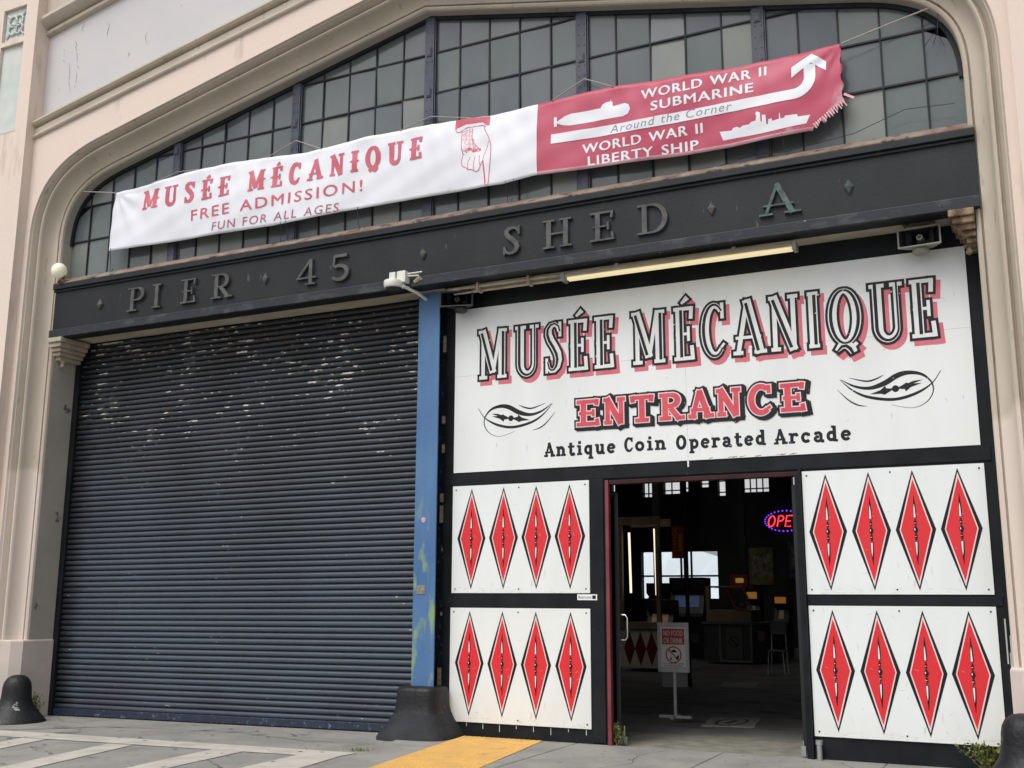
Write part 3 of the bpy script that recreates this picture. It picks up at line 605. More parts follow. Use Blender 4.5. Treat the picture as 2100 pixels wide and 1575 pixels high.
corbel(-1, m_corb); cb = corbel(1, m_corb_b); cb['label'] = 'broken brown corbel with crumbling stone'

# arched window
ZS = 6.05
def ztop(x):
    u = abs(x-AX)
    if u <= 5.1: return apex[1]-.2208*u
    for (u0, z0), (u1, z1) in zip(half[4:], half[5:]):
        if min(u0, u1) <= u <= max(u0, u1): return z0+(z1-z0)*(u-u0)/(u1-u0)
    return 6.6
win = MB(); fr = offs(path, -.0)
top = [(x, z) for x, z in path if z > 5.6]
sweep(win, top, [(.02, -.21), (-.045, -.21), (-.045, -.285), (.02, -.285)])
window = win.build('arched_window', m_steel, B)
rows = [ZS, 6.60, 7.13, 7.665, 8.21, 9.0]
heavy = [AX+k*2.045 for k in (-2, -1, 0, 1, 2)]
vx = []
for k in range(-3, 3):
    a = AX+k*2.045
    for j in range(1, 5): vx.append(a+j*2.045/5)
cols = sorted(vx+heavy+[AX-6.10, AX+6.10]); cols = [x for x in cols if abs(x-AX) <= 6.101]
g = MB()
for a, c in zip(cols, cols[1:]):
    for z0, z1 in zip(rows, rows[1:]):
        hid = .03 if max(abs(a-AX), abs(c-AX)) < 5 else .3; ta, tc_ = ztop(a)+hid, ztop(c)+hid
        za, zc = min(z1, ta), min(z1, tc_)
        if za <= z0 and zc <= z0: continue
        za, zc = max(za, z0), max(zc, z0)
        tx_, tz_ = random.gauss(0, .016), random.gauss(0, .018); xm, zm = (a+c)/2, (z0+z1)/2
        yp = lambda x, z: -.245+tx_*(x-xm)+tz_*(z-zm)
        g.add([(a, yp(a, z0), z0), (c, yp(c, z0), z0), (c, yp(c, zc), zc), (a, yp(a, za), za)], [(0, 1, 2, 3)], random.choices((0, 1, 2, 3), (5, 5, 3, 1))[0] if z0 > 6.2 else random.choices((0, 1, 2, 3), (4, 3, 1, 5))[0])
g.build('glass', m_glass, window)
gb = MB()
for x in vx:
    if abs(x-AX) < 6.0: gb.box(x-.009, x+.009, -.262, -.225, ZS, ztop(x)-.0)
for z in rows[1:5]:
    u = min((apex[1]-z)/.2208, 6.07)
    if z < 7.58: u = max(abs(x-AX) for x in [AX+i*.01 for i in range(608)] if ztop(x) >= z)
    gb.box(AX-u, AX+u, -.265, -.224, z-.010, z+.010)
gb.build('glazing_bars', m_steel, window)
for x in heavy:
    q = MB(); zt = ztop(x); q.box(x-.062, x+.062, -.30, -.215, ZS, zt-.03); q.box(x-.078, x-.064, -.285, -.22, ZS, zt-.04); q.box(x+.064, x+.078, -.285, -.22, ZS, zt-.04)
    for z in rows[1:5]:
        if z+.06 < zt: q.box(x-.04, x+.03, -.312, -.302, z-.055, z+.055); q.box(x-.028, x+.018, -.318, -.3125, z-.04, z+.04)
    for i in range(int((zt-ZS)/.13)):
        for d in (-.035, .035): q.box(x+d-.007, x+d+.007, -.306, -.3015, ZS+.08+i*.13, ZS+.094+i*.13)
    q.build('mullion', m_mull, window)
# lintel
b = MB(); l0, l1 = AX-6.085, AX+6.125
b.box(l0, l1, -.45, -.27, 5.122, 5.905)
lint = b.build('lintel_beam', m_lintel, B, bevel=.004)
q = MB(); q.box(l0, l1, -.505, -.452, 5.122, 5.232); q.box(l0, l1, -.462, -.452, 5.234, 5.25); q.build('bottom_flange', m_lintel2, lint, bevel=.006)
q = MB(); q.box(l0, l1, -.505, -.452, 5.835, 5.905); q.box(l0, l1, -.475, -.4525, 5.80, 5.833); q.build('top_flange', m_lintel, lint, bevel=.006)
q = MB(); q.prism([(-.505, 5.907), (-.505, 5.925), (-.30, 6.05), (-.20, 6.06), (-.20, 5.907)], 'x', l0, l1); q.build('window_sill', m_rust, lint, bevel=.004)
q = MB(); q.box(l0, l1, -.40, .10, 5.14, 5.30); q.build('soffit', m_soffit, lint)
def raised(ch, x0, x1, z0=5.345, z1=5.675, mat=m_letter):
    st, w = glyph(ch, .17, .09, .06); h = z1-z0; kx = (x1-x0)/(w*h)
    b = MB(); d = .0
    for pts, ww, tk in st:
        P = [(x0+px*kx*h, z0+pz*h) for px, pz in pts]; W_ = [k*h for k in ww] if isinstance(ww, (list, tuple)) else ww*h
        qd = strip(P, W_); d += .0006; n = len(qd); vs = []
        for (a, c) in qd: vs += [(a[0], -.44, a[1]), (c[0], -.44, c[1]), (c[0], -.486-d, c[1]), (a[0], -.486-d, a[1])]
        fs = [(4*i+k, 4*i+(k+1) % 4, 4*i+4+(k+1) % 4, 4*i+4+k) for i in range(n-1) for k in range(4)]+[(0, 1, 2, 3), (4*n-4, 4*n-3, 4*n-2, 4*n-1)]
        b.add(vs, fs)
    return b.build('raised_letter', mat, lint)
for ch, a, c in [('P', -11.05, -10.76), ('I', -10.60, -10.45), ('E', -10.09, -9.84), ('R', -9.57, -9.22), ('4', -8.19, -7.89), ('5', -7.68, -7.41), ('S', -5.30, -5.06), ('H', -4.79, -4.44), ('E', -4.22, -3.94), ('D', -3.67, -3.33)]: raised(ch, a, c)
raised('A', -2.36, -1.95, mat=m_verd)['label'] = 'greenish verdigris letter A'
for i, x in enumerate((-11.59, -8.70, -6.36, -2.86, -1.47)):
    q = MB(); z = 5.525; w_, h_ = .05, .085
    q.add([(x-w_, -.455, z), (x, -.455, z-h_), (x+w_, -.455, z), (x, -.455, z+h_), (x-w_*.75, -.478, z), (x, -.478, z-h_*.75), (x+w_*.75, -.478, z), (x, -.478, z+h_*.75), (x, -.492, z)],
          [(k, (k+1) % 4, (k+1) % 4+4, k+4) for k in range(4)]+[(4+k, 4+(k+1) % 4, 8) for k in range(4)])
    q.build('diamond_stud', m_verd if x > -2 else m_letter, lint)
# roller shutter
b = MB(); x0, x1 = AX-6.02, -6.52; pitch_ = .073; n = 71
pr = [(0, .004), (.06, -.014), (.13, -.026), (.28, -.035), (.52, -.037), (.72, -.032), (.83, -.024), (.86, .000), (.96, .008)]
vs = []; xs_ = [x0+(x1-x0)*i/20 for i in range(21)]
P = []
for i in range(n):
    for a, y in pr: P.append((.095+(i+a)*pitch_, y))
for z, y in P:
    for x in xs_: vs.append((x, .08+y+.008*sin(x*1.3+z*1.1)+.004*sin(x*3.7-z*2.9), z+gz(x)*(1-z/5.2)))
m_ = len(xs_)
b.add(vs, [(i*m_+k, i*m_+k+1, (i+1)*m_+k+1, (i+1)*m_+k) for i in range(len(P)-1) for k in range(m_-1)])
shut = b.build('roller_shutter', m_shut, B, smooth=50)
q = MB(); q.prism([(.03, 0), (.03, .09), (.10, .09), (.10, .0)], 'x', x0, x1)
for i, v in enumerate(q.v): q.v[i] = (v[0], v[1], v[2]+gz(v[0])+.012)
q.build('bottom_bar', m_navy, shut, bevel=.006)
q = MB(); q.box(AX-6.068, AX-5.975, -.0, .13, -.2, 5.13); q.build('guide_rail', m_black, shut, bevel=.004)
# interior shell
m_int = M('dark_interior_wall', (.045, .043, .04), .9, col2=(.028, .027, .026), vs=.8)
b = MB(); b.add([(-15.5, .16, -.3), (-15.5, 25.4, -.3), (-15.5, 25.4, 9), (-15.5, .16, 9), (3.5, .16, -.3), (3.5, 25.4, -.3), (3.5, 25.4, 9), (3.5, .16, 9)], [(0, 1, 2, 3), (4, 5, 6, 7)])
for x0, x1 in ((-15.5, -10.6), (-10.25, -4.8), (-4.45, 3.5)): b.add([(x0, .16, 9), (x1, .16, 9), (x1, 25.4, 9), (x0, 25.4, 9)], [(0, 1, 2, 3)])  # roof keeps two unseen slots, added so daylight brightens the hall
for x0, x1 in ((-10.6, -10.25), (-4.8, -4.45)):
    for y0, y1 in ((.16, 3), (21, 25.4)): b.add([(x0, y0, 9), (x1, y0, 9), (x1, y1, 9), (x0, y1, 9)], [(0, 1, 2, 3)])
b.add([(-15.5, .16, 5.2), (3.5, .16, 5.2), (3.5, .16, 9), (-15.5, .16, 9)], [(0, 1, 2, 3)])
b.add([(-15.5, .16, -.3), (-6.5, .16, -.3), (-6.5, .16, 5.2), (-15.5, .16, 5.2)], [(0, 1, 2, 3)])
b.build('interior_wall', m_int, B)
YB = 25.
def rect(x0, x1, z0, z1): return [(x0, z0), (x1, z0), (x1, z1), (x0, z1)]
holes = [(-12.68, -9.97, 1.55, 3.12), (-13.75, -13.6, 4.75, 6.4), (-12.58, -12.15, 5.02, 6.4), (-11.82, -11.22, 5.10, 6.4), (-11.13, -10.92, 5.16, 6.4), (-10.5, -10.2, 5.28, 6.4), (-9.89, -9.62, 4.97, 6.4), (-9.20, -8.15, 5.05, 6.4), (-7.4, -6.6, 5.05, 6.4), (-5.8, -4.7, 5.05, 6.4)]
b = MB(); loops = [[Vector((x, z, 0)) for x, z in rect(-15.5, 3.5, -.3, 9)]]+[[Vector((x, z, 0)) for x, z in rect(*h)] for h in holes]
tri = tessellate_polygon(loops); flat = [p for l in loops for p in l]
for yy in (YB, YB+.3): b.add([(p.x, yy, p.y) for p in flat], [tuple(t) for t in tri])
for h in holes:
    r = rect(*h)
    b.add([(x, YB, z) for x, z in r]+[(x, YB+.3, z) for x, z in r], [(k, (k+1) % 4, (k+1) % 4+4, k+4) for k in range(4)])
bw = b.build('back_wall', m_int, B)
for i, h in enumerate(holes):
    q = MB(); x0, x1, z0, z1 = h
    if i == 0:
        for x in (-12.16, -12.04, -11.26, -11.14, -10.9): q.box(x-.03, x+.03, YB+.05, YB+.12, z0, z1)
        q.box(x0, x1, YB+.04, YB+.13, 2.27, 2.33)
    else:
        nb = max(1, int((x1-x0)/.2))
        for k in range(1, nb): q.box(x0+(x1-x0)*k/nb-.02, x0+(x1-x0)*k/nb+.02, YB+.05, YB+.10, z0, z1)
        for z in (z0+.12, z0+.5): q.box(x0, x1, YB+.045, YB+.105, z-.02, z+.02)
    q.build('window_bars', m_dark, bw)
# trusses and posts inside
b = MB()
for x in (-10.6, -8.0): b.box(x-.1, x+.1, 20.5, 20.7, 0, 9)
b.each('interior_post', m_int, B)

# ------------------------------------------------------------------ black partition with the doorway
PT = empty('partition_wall', (-3.3, 0, 0), 'black painted plywood wall around the entrance doorway, right of the blue post', 'wall')
DX0, DX1, DZ = -4.22, -2.19, 2.745
b = MB(); b.box(-6.285, -4.264, 0, .12, .0, 5.14); b.box(DX1+.005, AX+6.068, 0, .12, -.02, 5.14); b.box(-4.262, DX1+.005, 0, .12, DZ+.04, 5.14)
b.each('wall_board', m_black, PT, bevel=.005)
b = MB()
b.box(-6.285, -.40, -.014, -.002, 2.80, 2.942)                                  # rail under the big sign
b.box(-4.44, -4.29, -.016, -.002, .04, 2.798); b.box(-2.185, -2.158, -.05, -.002, 0, 2.798)
b.box(-6.285, -4.442, -.010, -.002, 1.418, 1.568); b.box(-2.155, -.40, -.010, -.002, 1.462, 1.558)
b.box(-6.285, -6.20, -.011, -.002, 1.57, 2.798)
b.each('batten', m_black, PT, bevel=.003)
b = MB(); b.box(-4.262, -4.222, -.030, .035, .0, DZ+.035); b.build('door_jamb', m_redj, PT, bevel=.004)['label'] = 'red painted left door jamb'
b = MB(); b.box(-4.22, DX1, -.012, .10, DZ-.01, DZ+.036); b.build('door_head', M('dark_red_head', (.022, .010, .012), .5, spec=.2, col2=(.05, .016, .02), vs=3), PT, bevel=.004)
b = MB(); b.box(DX1-.035, DX1+.003, -.03, .10, .0, DZ-.012); b.build('door_jamb', m_black, PT, bevel=.004)
m_door = M('dark_door', (.010, .012, .014), .35)
b = MB(); b.prism([(-4.215, .115), (-4.168, .115), (-4.53, .985), (-4.575, .965)], 'z', .05, 2.66); dl = b.build('door', m_door, PT, bevel=.004)
q = MB(); q.tube([(-4.185, .16, 1.345), (-4.12, .16, 1.345), (-4.098, .16, 1.315), (-4.098, .16, 1.115), (-4.12, .16, 1.085), (-4.185, .16, 1.085)], .010, 8); q.build('handle', m_chrome, dl, smooth=60)
q = MB(); q.box(-4.162, -4.10, .09, .13, .03, .10); q.tube([(-4.13, .11, .10), (-4.13, .11, .21)], .008, 6); q.build('floor_bolt', m_galv, dl, bevel=.003)
b = MB(); b.box(-2.285, -2.245, .10, .95, .05, 2.66); dr = b.build('door', m_door, PT, bevel=.004)
q = MB(); q.box(-2.30, -2.25, .05, .09, .03, .12); q.tube([(-2.275, .07, .12), (-2.275, .07, .17)], .008, 6); q.build('floor_bolt', m_galv, dr, bevel=.003)
q = MB(); q.tube([(-2.30, .95, .3), (-2.30, .95, 2.4)], .008, 6); q.build('edge_rod', m_galv, dr)
# lumber ends and packing seen in the slit beside the post
b = MB()
for z0, z1, w in ((4.42, 4.62, .05), (3.55, 3.64, .05), (3.20, 3.30, .045), (2.62, 2.72, .06), (2.38, 2.58, .06), (2.05, 2.09, .03), (1.32, 1.36, .03), (.50, .74, .055)): b.box(-6.286-w, -6.287, .01, .1, z0, z1)
b.each('lumber_end', m_wood, PT)
b = MB(); b.box(-4.60, -4.37, -.0185, -.0165, 1.50, 1.562); stk = b.build('sticker', m_wpan, PT); stk['label'] = 'small white paper label'
ik = Ink(wall, .0188); font_put(ik, 'Restrooms', -4.585, -4.435, 1.518, 1.518, .03, 0, bold=.01); ik.poly([(-4.425, 1.512), (-4.385, 1.512), (-4.385, 1.55), (-4.425, 1.55)], 0); ik.mb.build('lettering', m_ink, stk)
b = MB()
for z0, z1, x in ((.95, 1.35, -.40), (.80, 1.05, -.375), (.92, 1.2, -.365)): b.box(x-.006, x+.006, -.006, -.003, z0, z1)
b.each('scratch', m_scuff, PT)

b = MB()
for k in range(8): x = -5.95+.205*k; b.box(x-.004, x+.004, -.0035, -.002, .155-.02*(k % 3)-.03, .160)
b.each('paint_drip', m_scuff, PT)
# ------------------------------------------------------------------ entrance sign
SG = empty('entrance_sign', (-3.32, 0, 2.95), 'large white sign board over the doorway with outlined MUSÉE MÉCANIQUE lettering', 'sign')
b = MB(); b.box(-6.148, -.482, -.022, -.003, 2.948, 4.905); 
ik = Ink(wall, .0222, .00001); ik.mb = b; rs = random.Random(8)
for x, z, l in [(-.62, 4.40, .05), (-.68, 4.36, .06), (-.93, 4.22, .04), (-1.30, 3.93, .04), (-2.03, 3.62, .06), (-2.06, 3.05, .07), (-1.7, 3.25, .05), (-3.0, 3.60, .05), (-5.6, 3.2, .06), (-5.2, 3.15, .05)]+[(rs.uniform(-6, -.6), rs.uniform(3, 4.85), rs.uniform(.01, .05)) for _ in range(26)]:
    a = rs.uniform(0, pi); ik.ribbon([(x, z), (x+l*cos(a)*.6, z+l*sin(a)), (x+l*cos(a+.3), z+l*sin(a)*1.4)], [.001, rs.uniform(.003, .007), .001], 1)
for k in range(16):
    x = rs.uniform(-3.1, -2.2); ik.ribbon([(x, 2.955), (x+rs.uniform(.01, .06), 2.956+rs.uniform(0, .012))], rs.uniform(.003, .009), 2)
b.build('board', [m_white, M('grey_scuff', (.33, .33, .32), .8), M('rust_scuff', (.30, .17, .12), .8)], SG)
ik = Ink(wall, .0222); ik.poly(rect(-6.146, -.484, 4.088, 4.0905), 0); ik.poly(rect(-3.322, -3.3195, 2.95, 4.90), 0); ik.poly(rect(-3.331, -3.313, 2.88, 2.96), 1)
ik.mb.build('board_seam', [m_seam, m_fill], SG)
tb = [('M', -5.85, -5.43), ('U', -5.385, -5.02), ('S', -5.0, -4.735), ('É', -4.705, -4.43), ('E', -4.39, -4.12), ('M', -3.94, -3.51), ('É', -3.465, -3.2), ('C', -3.155, -2.85), ('A', -2.825, -2.42), ('N', -2.425, -2.08), ('I', -2.04, -1.87), ('Q', -1.835, -1.46), ('U', -1.43, -1.05), ('E', -1.04, -.77)]
H0, Z0, e = .595, 4.027, .024
def title(seq):
    ik = Ink(wall, .0226)
    def each(fn):
        for ch, a, c in seq:
            st, w = glyph(ch, .155, .085, .075, .92); a += .024; c -= .024; fn(st, a, (c-a)/(w*H0))
    each(lambda st, a, k: ik.text(st, a+.038, Z0-.050, H0, 0, grow=e, wx=k))
    ik.d += .0006; each(lambda st, a, k: ik.text(st, a, Z0, H0, 1, grow=e, wx=k))
    ik.d += .0006; each(lambda st, a, k: ik.text(st, a, Z0, H0, 2, grow=-.002, wx=k, ext=-.002))
    ik.d += .0006; each(lambda st, a, k: ik.text(st, a, Z0, H0, 1, wx=k, thick_only=True, inl=(.17, .36, .06)))
    ik.mb.build('title_lettering', [m_pinkp, m_ink_worn, m_fill], SG)
title(tb[:5]); title(tb[5:])
H1, Z1 = .300, 3.388; ik = Ink(wall, .0228)
eb = [('E', -4.585, -4.325), ('N', -4.255, -4.02), ('T', -3.945, -3.695), ('R', -3.62, -3.35), ('A', -3.30, -3.035), ('N', -2.985, -2.745), ('C', -2.66, -2.42), ('E', -2.325, -2.09)]
def each1(fn):
    for ch, a, c in eb:
        st, w = glyph(ch, .23, .19, .165, 1.06); a -= .002; c += .004; fn(st, a, (c-a)/(w*H1))
for i in range(3): each1(lambda st, a, k: ik.text(st, a+.015*i, Z1-.010*i, H1, 0, grow=.031, wx=k))
ik.d += .0006; each1(lambda st, a, k: ik.text(st, a, Z1, H1, 1, grow=.009, wx=k))
ik.d += .0006; each1(lambda st, a, k: ik.text(st, a, Z1, H1, 2, grow=-.003, wx=k, ext=-.003))
ik.mb.build('entrance_lettering', [m_ink_worn, m_dwht, m_redp], SG)
def slab(body, x0, x1, z, h):
    ik = Ink(wall, .0226)
    gs = [glyph(c, .19, .12, .12) for c in body]; tot = sum(w for _, w in gs)+.1*(len(gs)-1); k = (x1-x0)/(tot*h); x = x0
    for st, w in gs: ik.text(st, x, z, h, 0, grow=.003, wx=k); x += (w+.1)*h*k
    ik.mb.build('subtitle_lettering', m_ink_worn, SG)
slab('Antique', -4.985, -4.13, 3.075, .155); slab('Coin', -4.03, -3.56, 3.08, .15); slab('Operated', -3.45, -2.49, 3.07, .15); slab('Arcade', -2.41, -1.645, 3.065, .15)
def smooth(pts, n=6):
    out = []
    for i in range(len(pts)-1):
        p0, p1, p2, p3 = pts[max(i-1, 0)], pts[i], pts[i+1], pts[min(i+2, len(pts)-1)]
        for j in range(n):
            t = j/n; out.append(tuple(.5*(2*p1[k]+(p2[k]-p0[k])*t+(2*p0[k]-5*p1[k]+4*p2[k]-p3[k])*t*t+(3*p1[k]-p0[k]-3*p2[k]+p3[k])*t**3) for k in range(len(p1))))
    return out+[pts[-1]]
FL = [([(-5.83, 3.69, .006), (-5.74, 3.57, .012), (-5.58, 3.48, .028), (-5.38, 3.44, .030), (-5.15, 3.48, .028), (-5.0, 3.56, .016), (-4.88, 3.68, .004)]),
      ([(-5.36, 3.39, .003), (-5.45, 3.36, .004), (-5.57, 3.345, .005), (-5.68, 3.39, .008), (-5.745, 3.48, .011), (-5.74, 3.58, .014), (-5.66, 3.665, .026), (-5.54, 3.695, .040), (-5.43, 3.675, .052), (-5.30, 3.605, .052), (-5.16, 3.57, .034), (-5.02, 3.60, .022), (-4.89, 3.68, .004)]),
      ([(-5.30, 3.69, .006), (-5.22, 3.655, .016), (-5.13, 3.643, .016), (-4.97, 3.69, .004)]),
      ([(-5.13, 3.39, .003), (-5.04, 3.41, .014), (-4.95, 3.47, .012), (-4.85, 3.58, .003)]),
      ([(-5.65, 3.612, .004), (-5.58, 3.598, .022), (-5.53, 3.585, .012)])]
def flourish(mirror):
    ik = Ink(wall, .0226); X = (lambda x: -6.64-x+.03) if mirror else (lambda x: x)
    for q in FL:
        s3 = smooth(q); ik.ribbon([(X(p[0]), p[1]) for p in s3], [max(p[2], .002) for p in s3], 0)
    cx, cz = -5.405, 3.545
    ik.poly([(X(cx+.034*cos(k*pi/8)), cz+.034*sin(k*pi/8)) for k in range(16)], 0)
    for s_ in (1, -1):
        pts = [(.245, -.005), (.14, .016), (.095, .048), (.085, .022), (.03, .008), (.03, -.008), (.085, -.030), (.10, -.040), (.14, -.022)]
        ik.poly([(X(cx+s_*px), cz+s_*pz-.13*s_*px) for px, pz in pts], 0)
    ik.mb.build('flourish', m_ink_worn, SG)
flourish(False); flourish(True)

# ------------------------------------------------------------------ diamond panels
def diamond(parent, cx, cz):
    ik = Ink(wall, .0200, .0003)
    rh = lambda w, h: [(cx-w, cz), (cx, cz-h), (cx+w, cz), (cx, cz+h)]
    ik.poly(rh(.182, .571), 0); ik.poly(rh(.147, .532), 1); ik.poly(rh(.136, .482), 2)
    for s_ in (1, -1):
        ik.poly([(cx+x*1., cz+s_*z) for x, z in ((-.002, .33), (-.013, .215), (-.016, .11), (.016, .11), (.013, .215), (.002, .33))], 0)
        ik.poly([(cx+x-.002, cz+s_*z) for x, z in ((-.002, .25), (-.007, .205), (-.010, .116), (.008, .116), (.004, .205))], 3)
        for k, (r, z) in enumerate(((.015, .074), (.013, .050), (.011, .028), (.010, .094))):
            ik.poly([(cx+r*cos(a*pi/4), cz+s_*z+r*.8*sin(a*pi/4)) for a in range(8)], 0)
        ik.poly([(cx-.004+.005*cos(a*pi/3), cz+s_*.064+.004*sin(a*pi/3)) for a in range(6)], 3)
    ik.poly([(cx+.021*cos(a*pi/8), cz+.025*sin(a*pi/8)) for a in range(16)], 0)
    ik.poly([(cx-.008+.005*cos(a*pi/5), cz+.003+.011*sin(a*pi/5)) for a in range(10)], 3)
    rq = random.Random(int(cz*77))
    for k in range(4):
        x, z = cx+rq.uniform(-.08, .08), cz+rq.uniform(-.22, .22); l = rq.uniform(.01, .05); a = rq.uniform(0, pi)
        ik.ribbon([(x, z), (x+l*cos(a)*.5, z+l*sin(a)*.5), (x+l*cos(a+.2), z+l*sin(a+.2))], [.0005, rq.uniform(.0008, .0018), .0005], 1)
    return ik.mb.build('diamond', [m_ink, m_dwht, m_dred, m_fill], parent)
def panel(x0, x1, z0, z1, cz, dx, label):
    P_ = empty('diamond_panel', ((x0+x1)/2, 0, z0), label, 'panel', 'white panels with four red diamonds beside the doorway')
    b = MB(); b.box(x0, x1, -.019, -.003, z0, z1)
    rq = random.Random(int(cz*100)+int(x0*10)); ik = Ink(wall, .0191, .00001); ik.mb = b
    for k in range(34):
        x, z = rq.uniform(x0+.03, x1-.12), rq.uniform(z0+.03, z1-.05); a = rq.uniform(-1.3, 1.3) if rq.random() < .5 else pi/2; l = rq.uniform(.01, .09)
        ik.ribbon([(x, z), (x+l*.5*cos(a), min(z+l*.5*sin(a), z1-.01)), (x+l*cos(a+.15), min(z+l*sin(a+.15), z1-.005))], [.0006, rq.uniform(.0015, .005), .0006], 1)
    for k in range(40):
        x, z = rq.uniform(x0+.01, x1-.06), z0+rq.uniform(.002, .06)**1.0; ik.ribbon([(x, z), (x+rq.uniform(.01, .05), z+rq.uniform(-.002, .002))], rq.uniform(.001, .004), 1)
    b.build('board', [m_wpan, M('grey_scratch', (.50, .50, .48), .8)], P_)
    d0 = diamond(P_, dx[0], cz)
    for x in dx[1:]:
        d = d0.copy(); COL.objects.link(d); d.parent = P_; d.location = (x-dx[0], 0, 0)
    s0 = None
    for ix, x in enumerate((x0+.045, (x0+x1)/2, x1-.045)):
        for z in (z0+.045, z1-.045):
            if s0 is None:
                q = MB(); q.tube([(x, -.0225, z), (x, -.018, z)], .009, 8); s0 = q.build('screw', m_dark, P_); xs0, zs0 = x, z
            else:
                s_ = s0.copy(); COL.objects.link(s_); s_.parent = P_; s_.location = (x-xs0, 0, z-zs0)
panel(-6.155, -4.452, 1.574, 2.792, 2.187, (-5.905, -5.495, -5.088, -4.682), 'white panel of red diamonds close to the blue post, just under the big sign')
panel(-6.165, -4.452, .170, 1.410, .806, (-5.915, -5.503, -5.093, -4.68), 'white panel of red diamonds above the yellow paving, beside the flared black foot')
panel(-2.150, -.467, 1.565, 2.775, 2.170, (-1.922, -1.513, -1.107, -.703), 'white panel of red diamonds between doorway and pink jamb, just under the big sign')
panel(-2.147, -.465, .232, 1.456, .848, (-1.922, -1.51, -1.10, -.70), 'white panel of red diamonds above the yellowish weed, beside the bell-shaped bollard')

# ------------------------------------------------------------------ banner
BN = empty('vinyl_banner', (-6.5, -.42, 6.2), 'long white and pink-red vinyl banner with a frayed corner, across the arched window', 'banner')
tz = [(-11.50, 7.17), (-10.9, 7.19), (-10.29, 7.225), (-9.45, 7.245), (-8.24, 7.17), (-7.18, 7.185), (-6.27, 7.165), (-5.53, 7.125), (-4.91, 7.145), (-3.99, 7.16), (-3.42, 7.11), (-2.60, 7.07), (-1.46, 7.09)]
bz = [(-11.53, 6.30), (-9.97, 6.27), (-8.65, 6.235), (-8.19, 6.24), (-7.59, 6.265), (-6.52, 6.25), (-5.52, 6.235), (-5.33, 6.225), (-4.91, 6.265), (-3.49, 6.21), (-3.17, 6.19), (-2.63, 6.18), (-1.92, 6.20), (-1.46, 6.22)]
def interp(t, x):
    if x <= t[0][0]: return t[0][1]
    for (a, za), (c, zc) in zip(t, t[1:]):
        if x <= c: return za+(zc-za)*(x-a)/(c-a)
    return t[-1][1]
def by(x, z):
    v = (z-6.2)/.95
    y = -.42 + .016*sin(x*1.9+z*2.4) + .008*sin(x*4.3-z*3.7) - .02*sin(pi*min(max(v, 0), 1)) - .006*sin(x*9+z*11)*max(0, v-.6)*2
    y += .0035*sin(x*21+z*8+3*sin(x*2.1))*(.3+.7*min(max(v, 0), 1)) + .003*sin(x*7.3-z*19)
    d = math.hypot(x+1.46, z-7.09); a = math.atan2(7.09-z, -1.46-x+1e-6)
    y += .010*sin(a*12)*math.exp(-d*2.2)*min(1, d*6)
    d = math.hypot(x+11.5, z-7.17); a = math.atan2(7.17-z, x+11.5+1e-6); y += .018*sin(a*11)*math.exp(-d*1.6)*min(1, d*6)
    return y
def ban(x, z, d): return (x, by(x, z)-d, z)
XS = -4.885; b = MB(); NX, NZ = 420, 22; rag = random.Random(3)
xs_ = sorted([-11.515+(10.055)*i/NX for i in range(NX+1)]+[XS]); vs = []
for x in xs_:
    zt, zb = interp(tz, x), interp(bz, x)
    if x > -1.80: zb += (x+1.80)*.62+rag.uniform(-.035, .05)
    for j in range(NZ+1):
        z = zb+(zt-zb)*j/NZ; xx = x
        if x == xs_[0]: xx = x-.02*(1-j/NZ)
        if x == xs_[-1] and 0 < j < NZ: xx = x-.03*sin(j*.5)**2
        vs.append(ban(xx, z, 0))
n = NZ+1
for i in range(len(xs_)-1):
    mi = 0 if xs_[i+1] <= XS+1e-6 else 1
    b.add([], []); 
    for j in range(NZ):
        b.f.append((i*n+j, (i+1)*n+j, (i+1)*n+j+1, i*n+j+1)); b.m.append(2 if mi == 1 and j == 0 else mi)
b.v = vs
m_faded = M('faded_pink_hem', (.66, .42, .45), .5, col2=(.60, .28, .33), vs=4)
cl = b.build('cloth', [m_cloth, m_clothr, m_faded], BN, smooth=80)
so_ = cl.modifiers.new('solidify', 'SOLIDIFY'); so_.thickness = .0015; so_.offset = 1 if False else -1
def tusc(body, x0, x1, z, h):
    ik = Ink(ban, .004, sub=.06)
    gs = [glyph(c, .25, .15, .10, 1.08) for c in body]; sp = .30; tot = sum(w for _, w in gs)+sp*(len(gs)-1); k = (x1-x0)/(tot*h); x = x0
    for st, w in gs:
        z_ = z[0]+(z[1]-z[0])*(x-x0)/(x1-x0)
        ik.text(st, x, z_, h, 0, wx=k)
        for pts, ww, tk in st:
            if tk and len(pts) == 2 and abs(pts[0][0]-pts[1][0]) < .02:
                cx = x+pts[0][0]*h*k; ik.poly([(cx-.2*h*k, z_+.5*h), (cx, z_+.39*h), (cx+.2*h*k, z_+.5*h), (cx, z_+.61*h)], 0)
        x += (w+sp)*h*k
    ik.mb.build('title_lettering', m_prnt, BN)
tusc('MUSÉE', -10.96, -9.40, (6.815, 6.765), .285); tusc('MÉCANIQUE', -9.07, -6.42, (6.76, 6.745), .285)
def words(name, txt, x0, x1, z0, z1, h, mat, d=.004, **kw):
    """one part per word of a line"""
    kf = {k: v for k, v in kw.items() if k != 'bold'}; sp_ = font_mesh('n n', **kf)[2]-2*font_mesh('n', **kf)[2]
    ws = [font_mesh(w, **kf)[2] for w in txt.split()]; tot = sum(ws)+sp_*(len(ws)-1); k = (x1-x0)/tot; x = 0
    for w, l in zip(txt.split(), ws):
        ik = Ink(ban, d, sub=.06); font_put(ik, w, x0+x*k, x0+(x+l)*k, z0+(z1-z0)*x/tot, z0+(z1-z0)*(x+l)/tot, h, 0, **kw); ik.mb.build(name, mat, BN); x += l+sp_
words('admission_lettering', 'FREE ADMISSION!', -10.05, -7.285, 6.52, 6.485, .155, m_prnt, spacing=1.25, bold=.02)
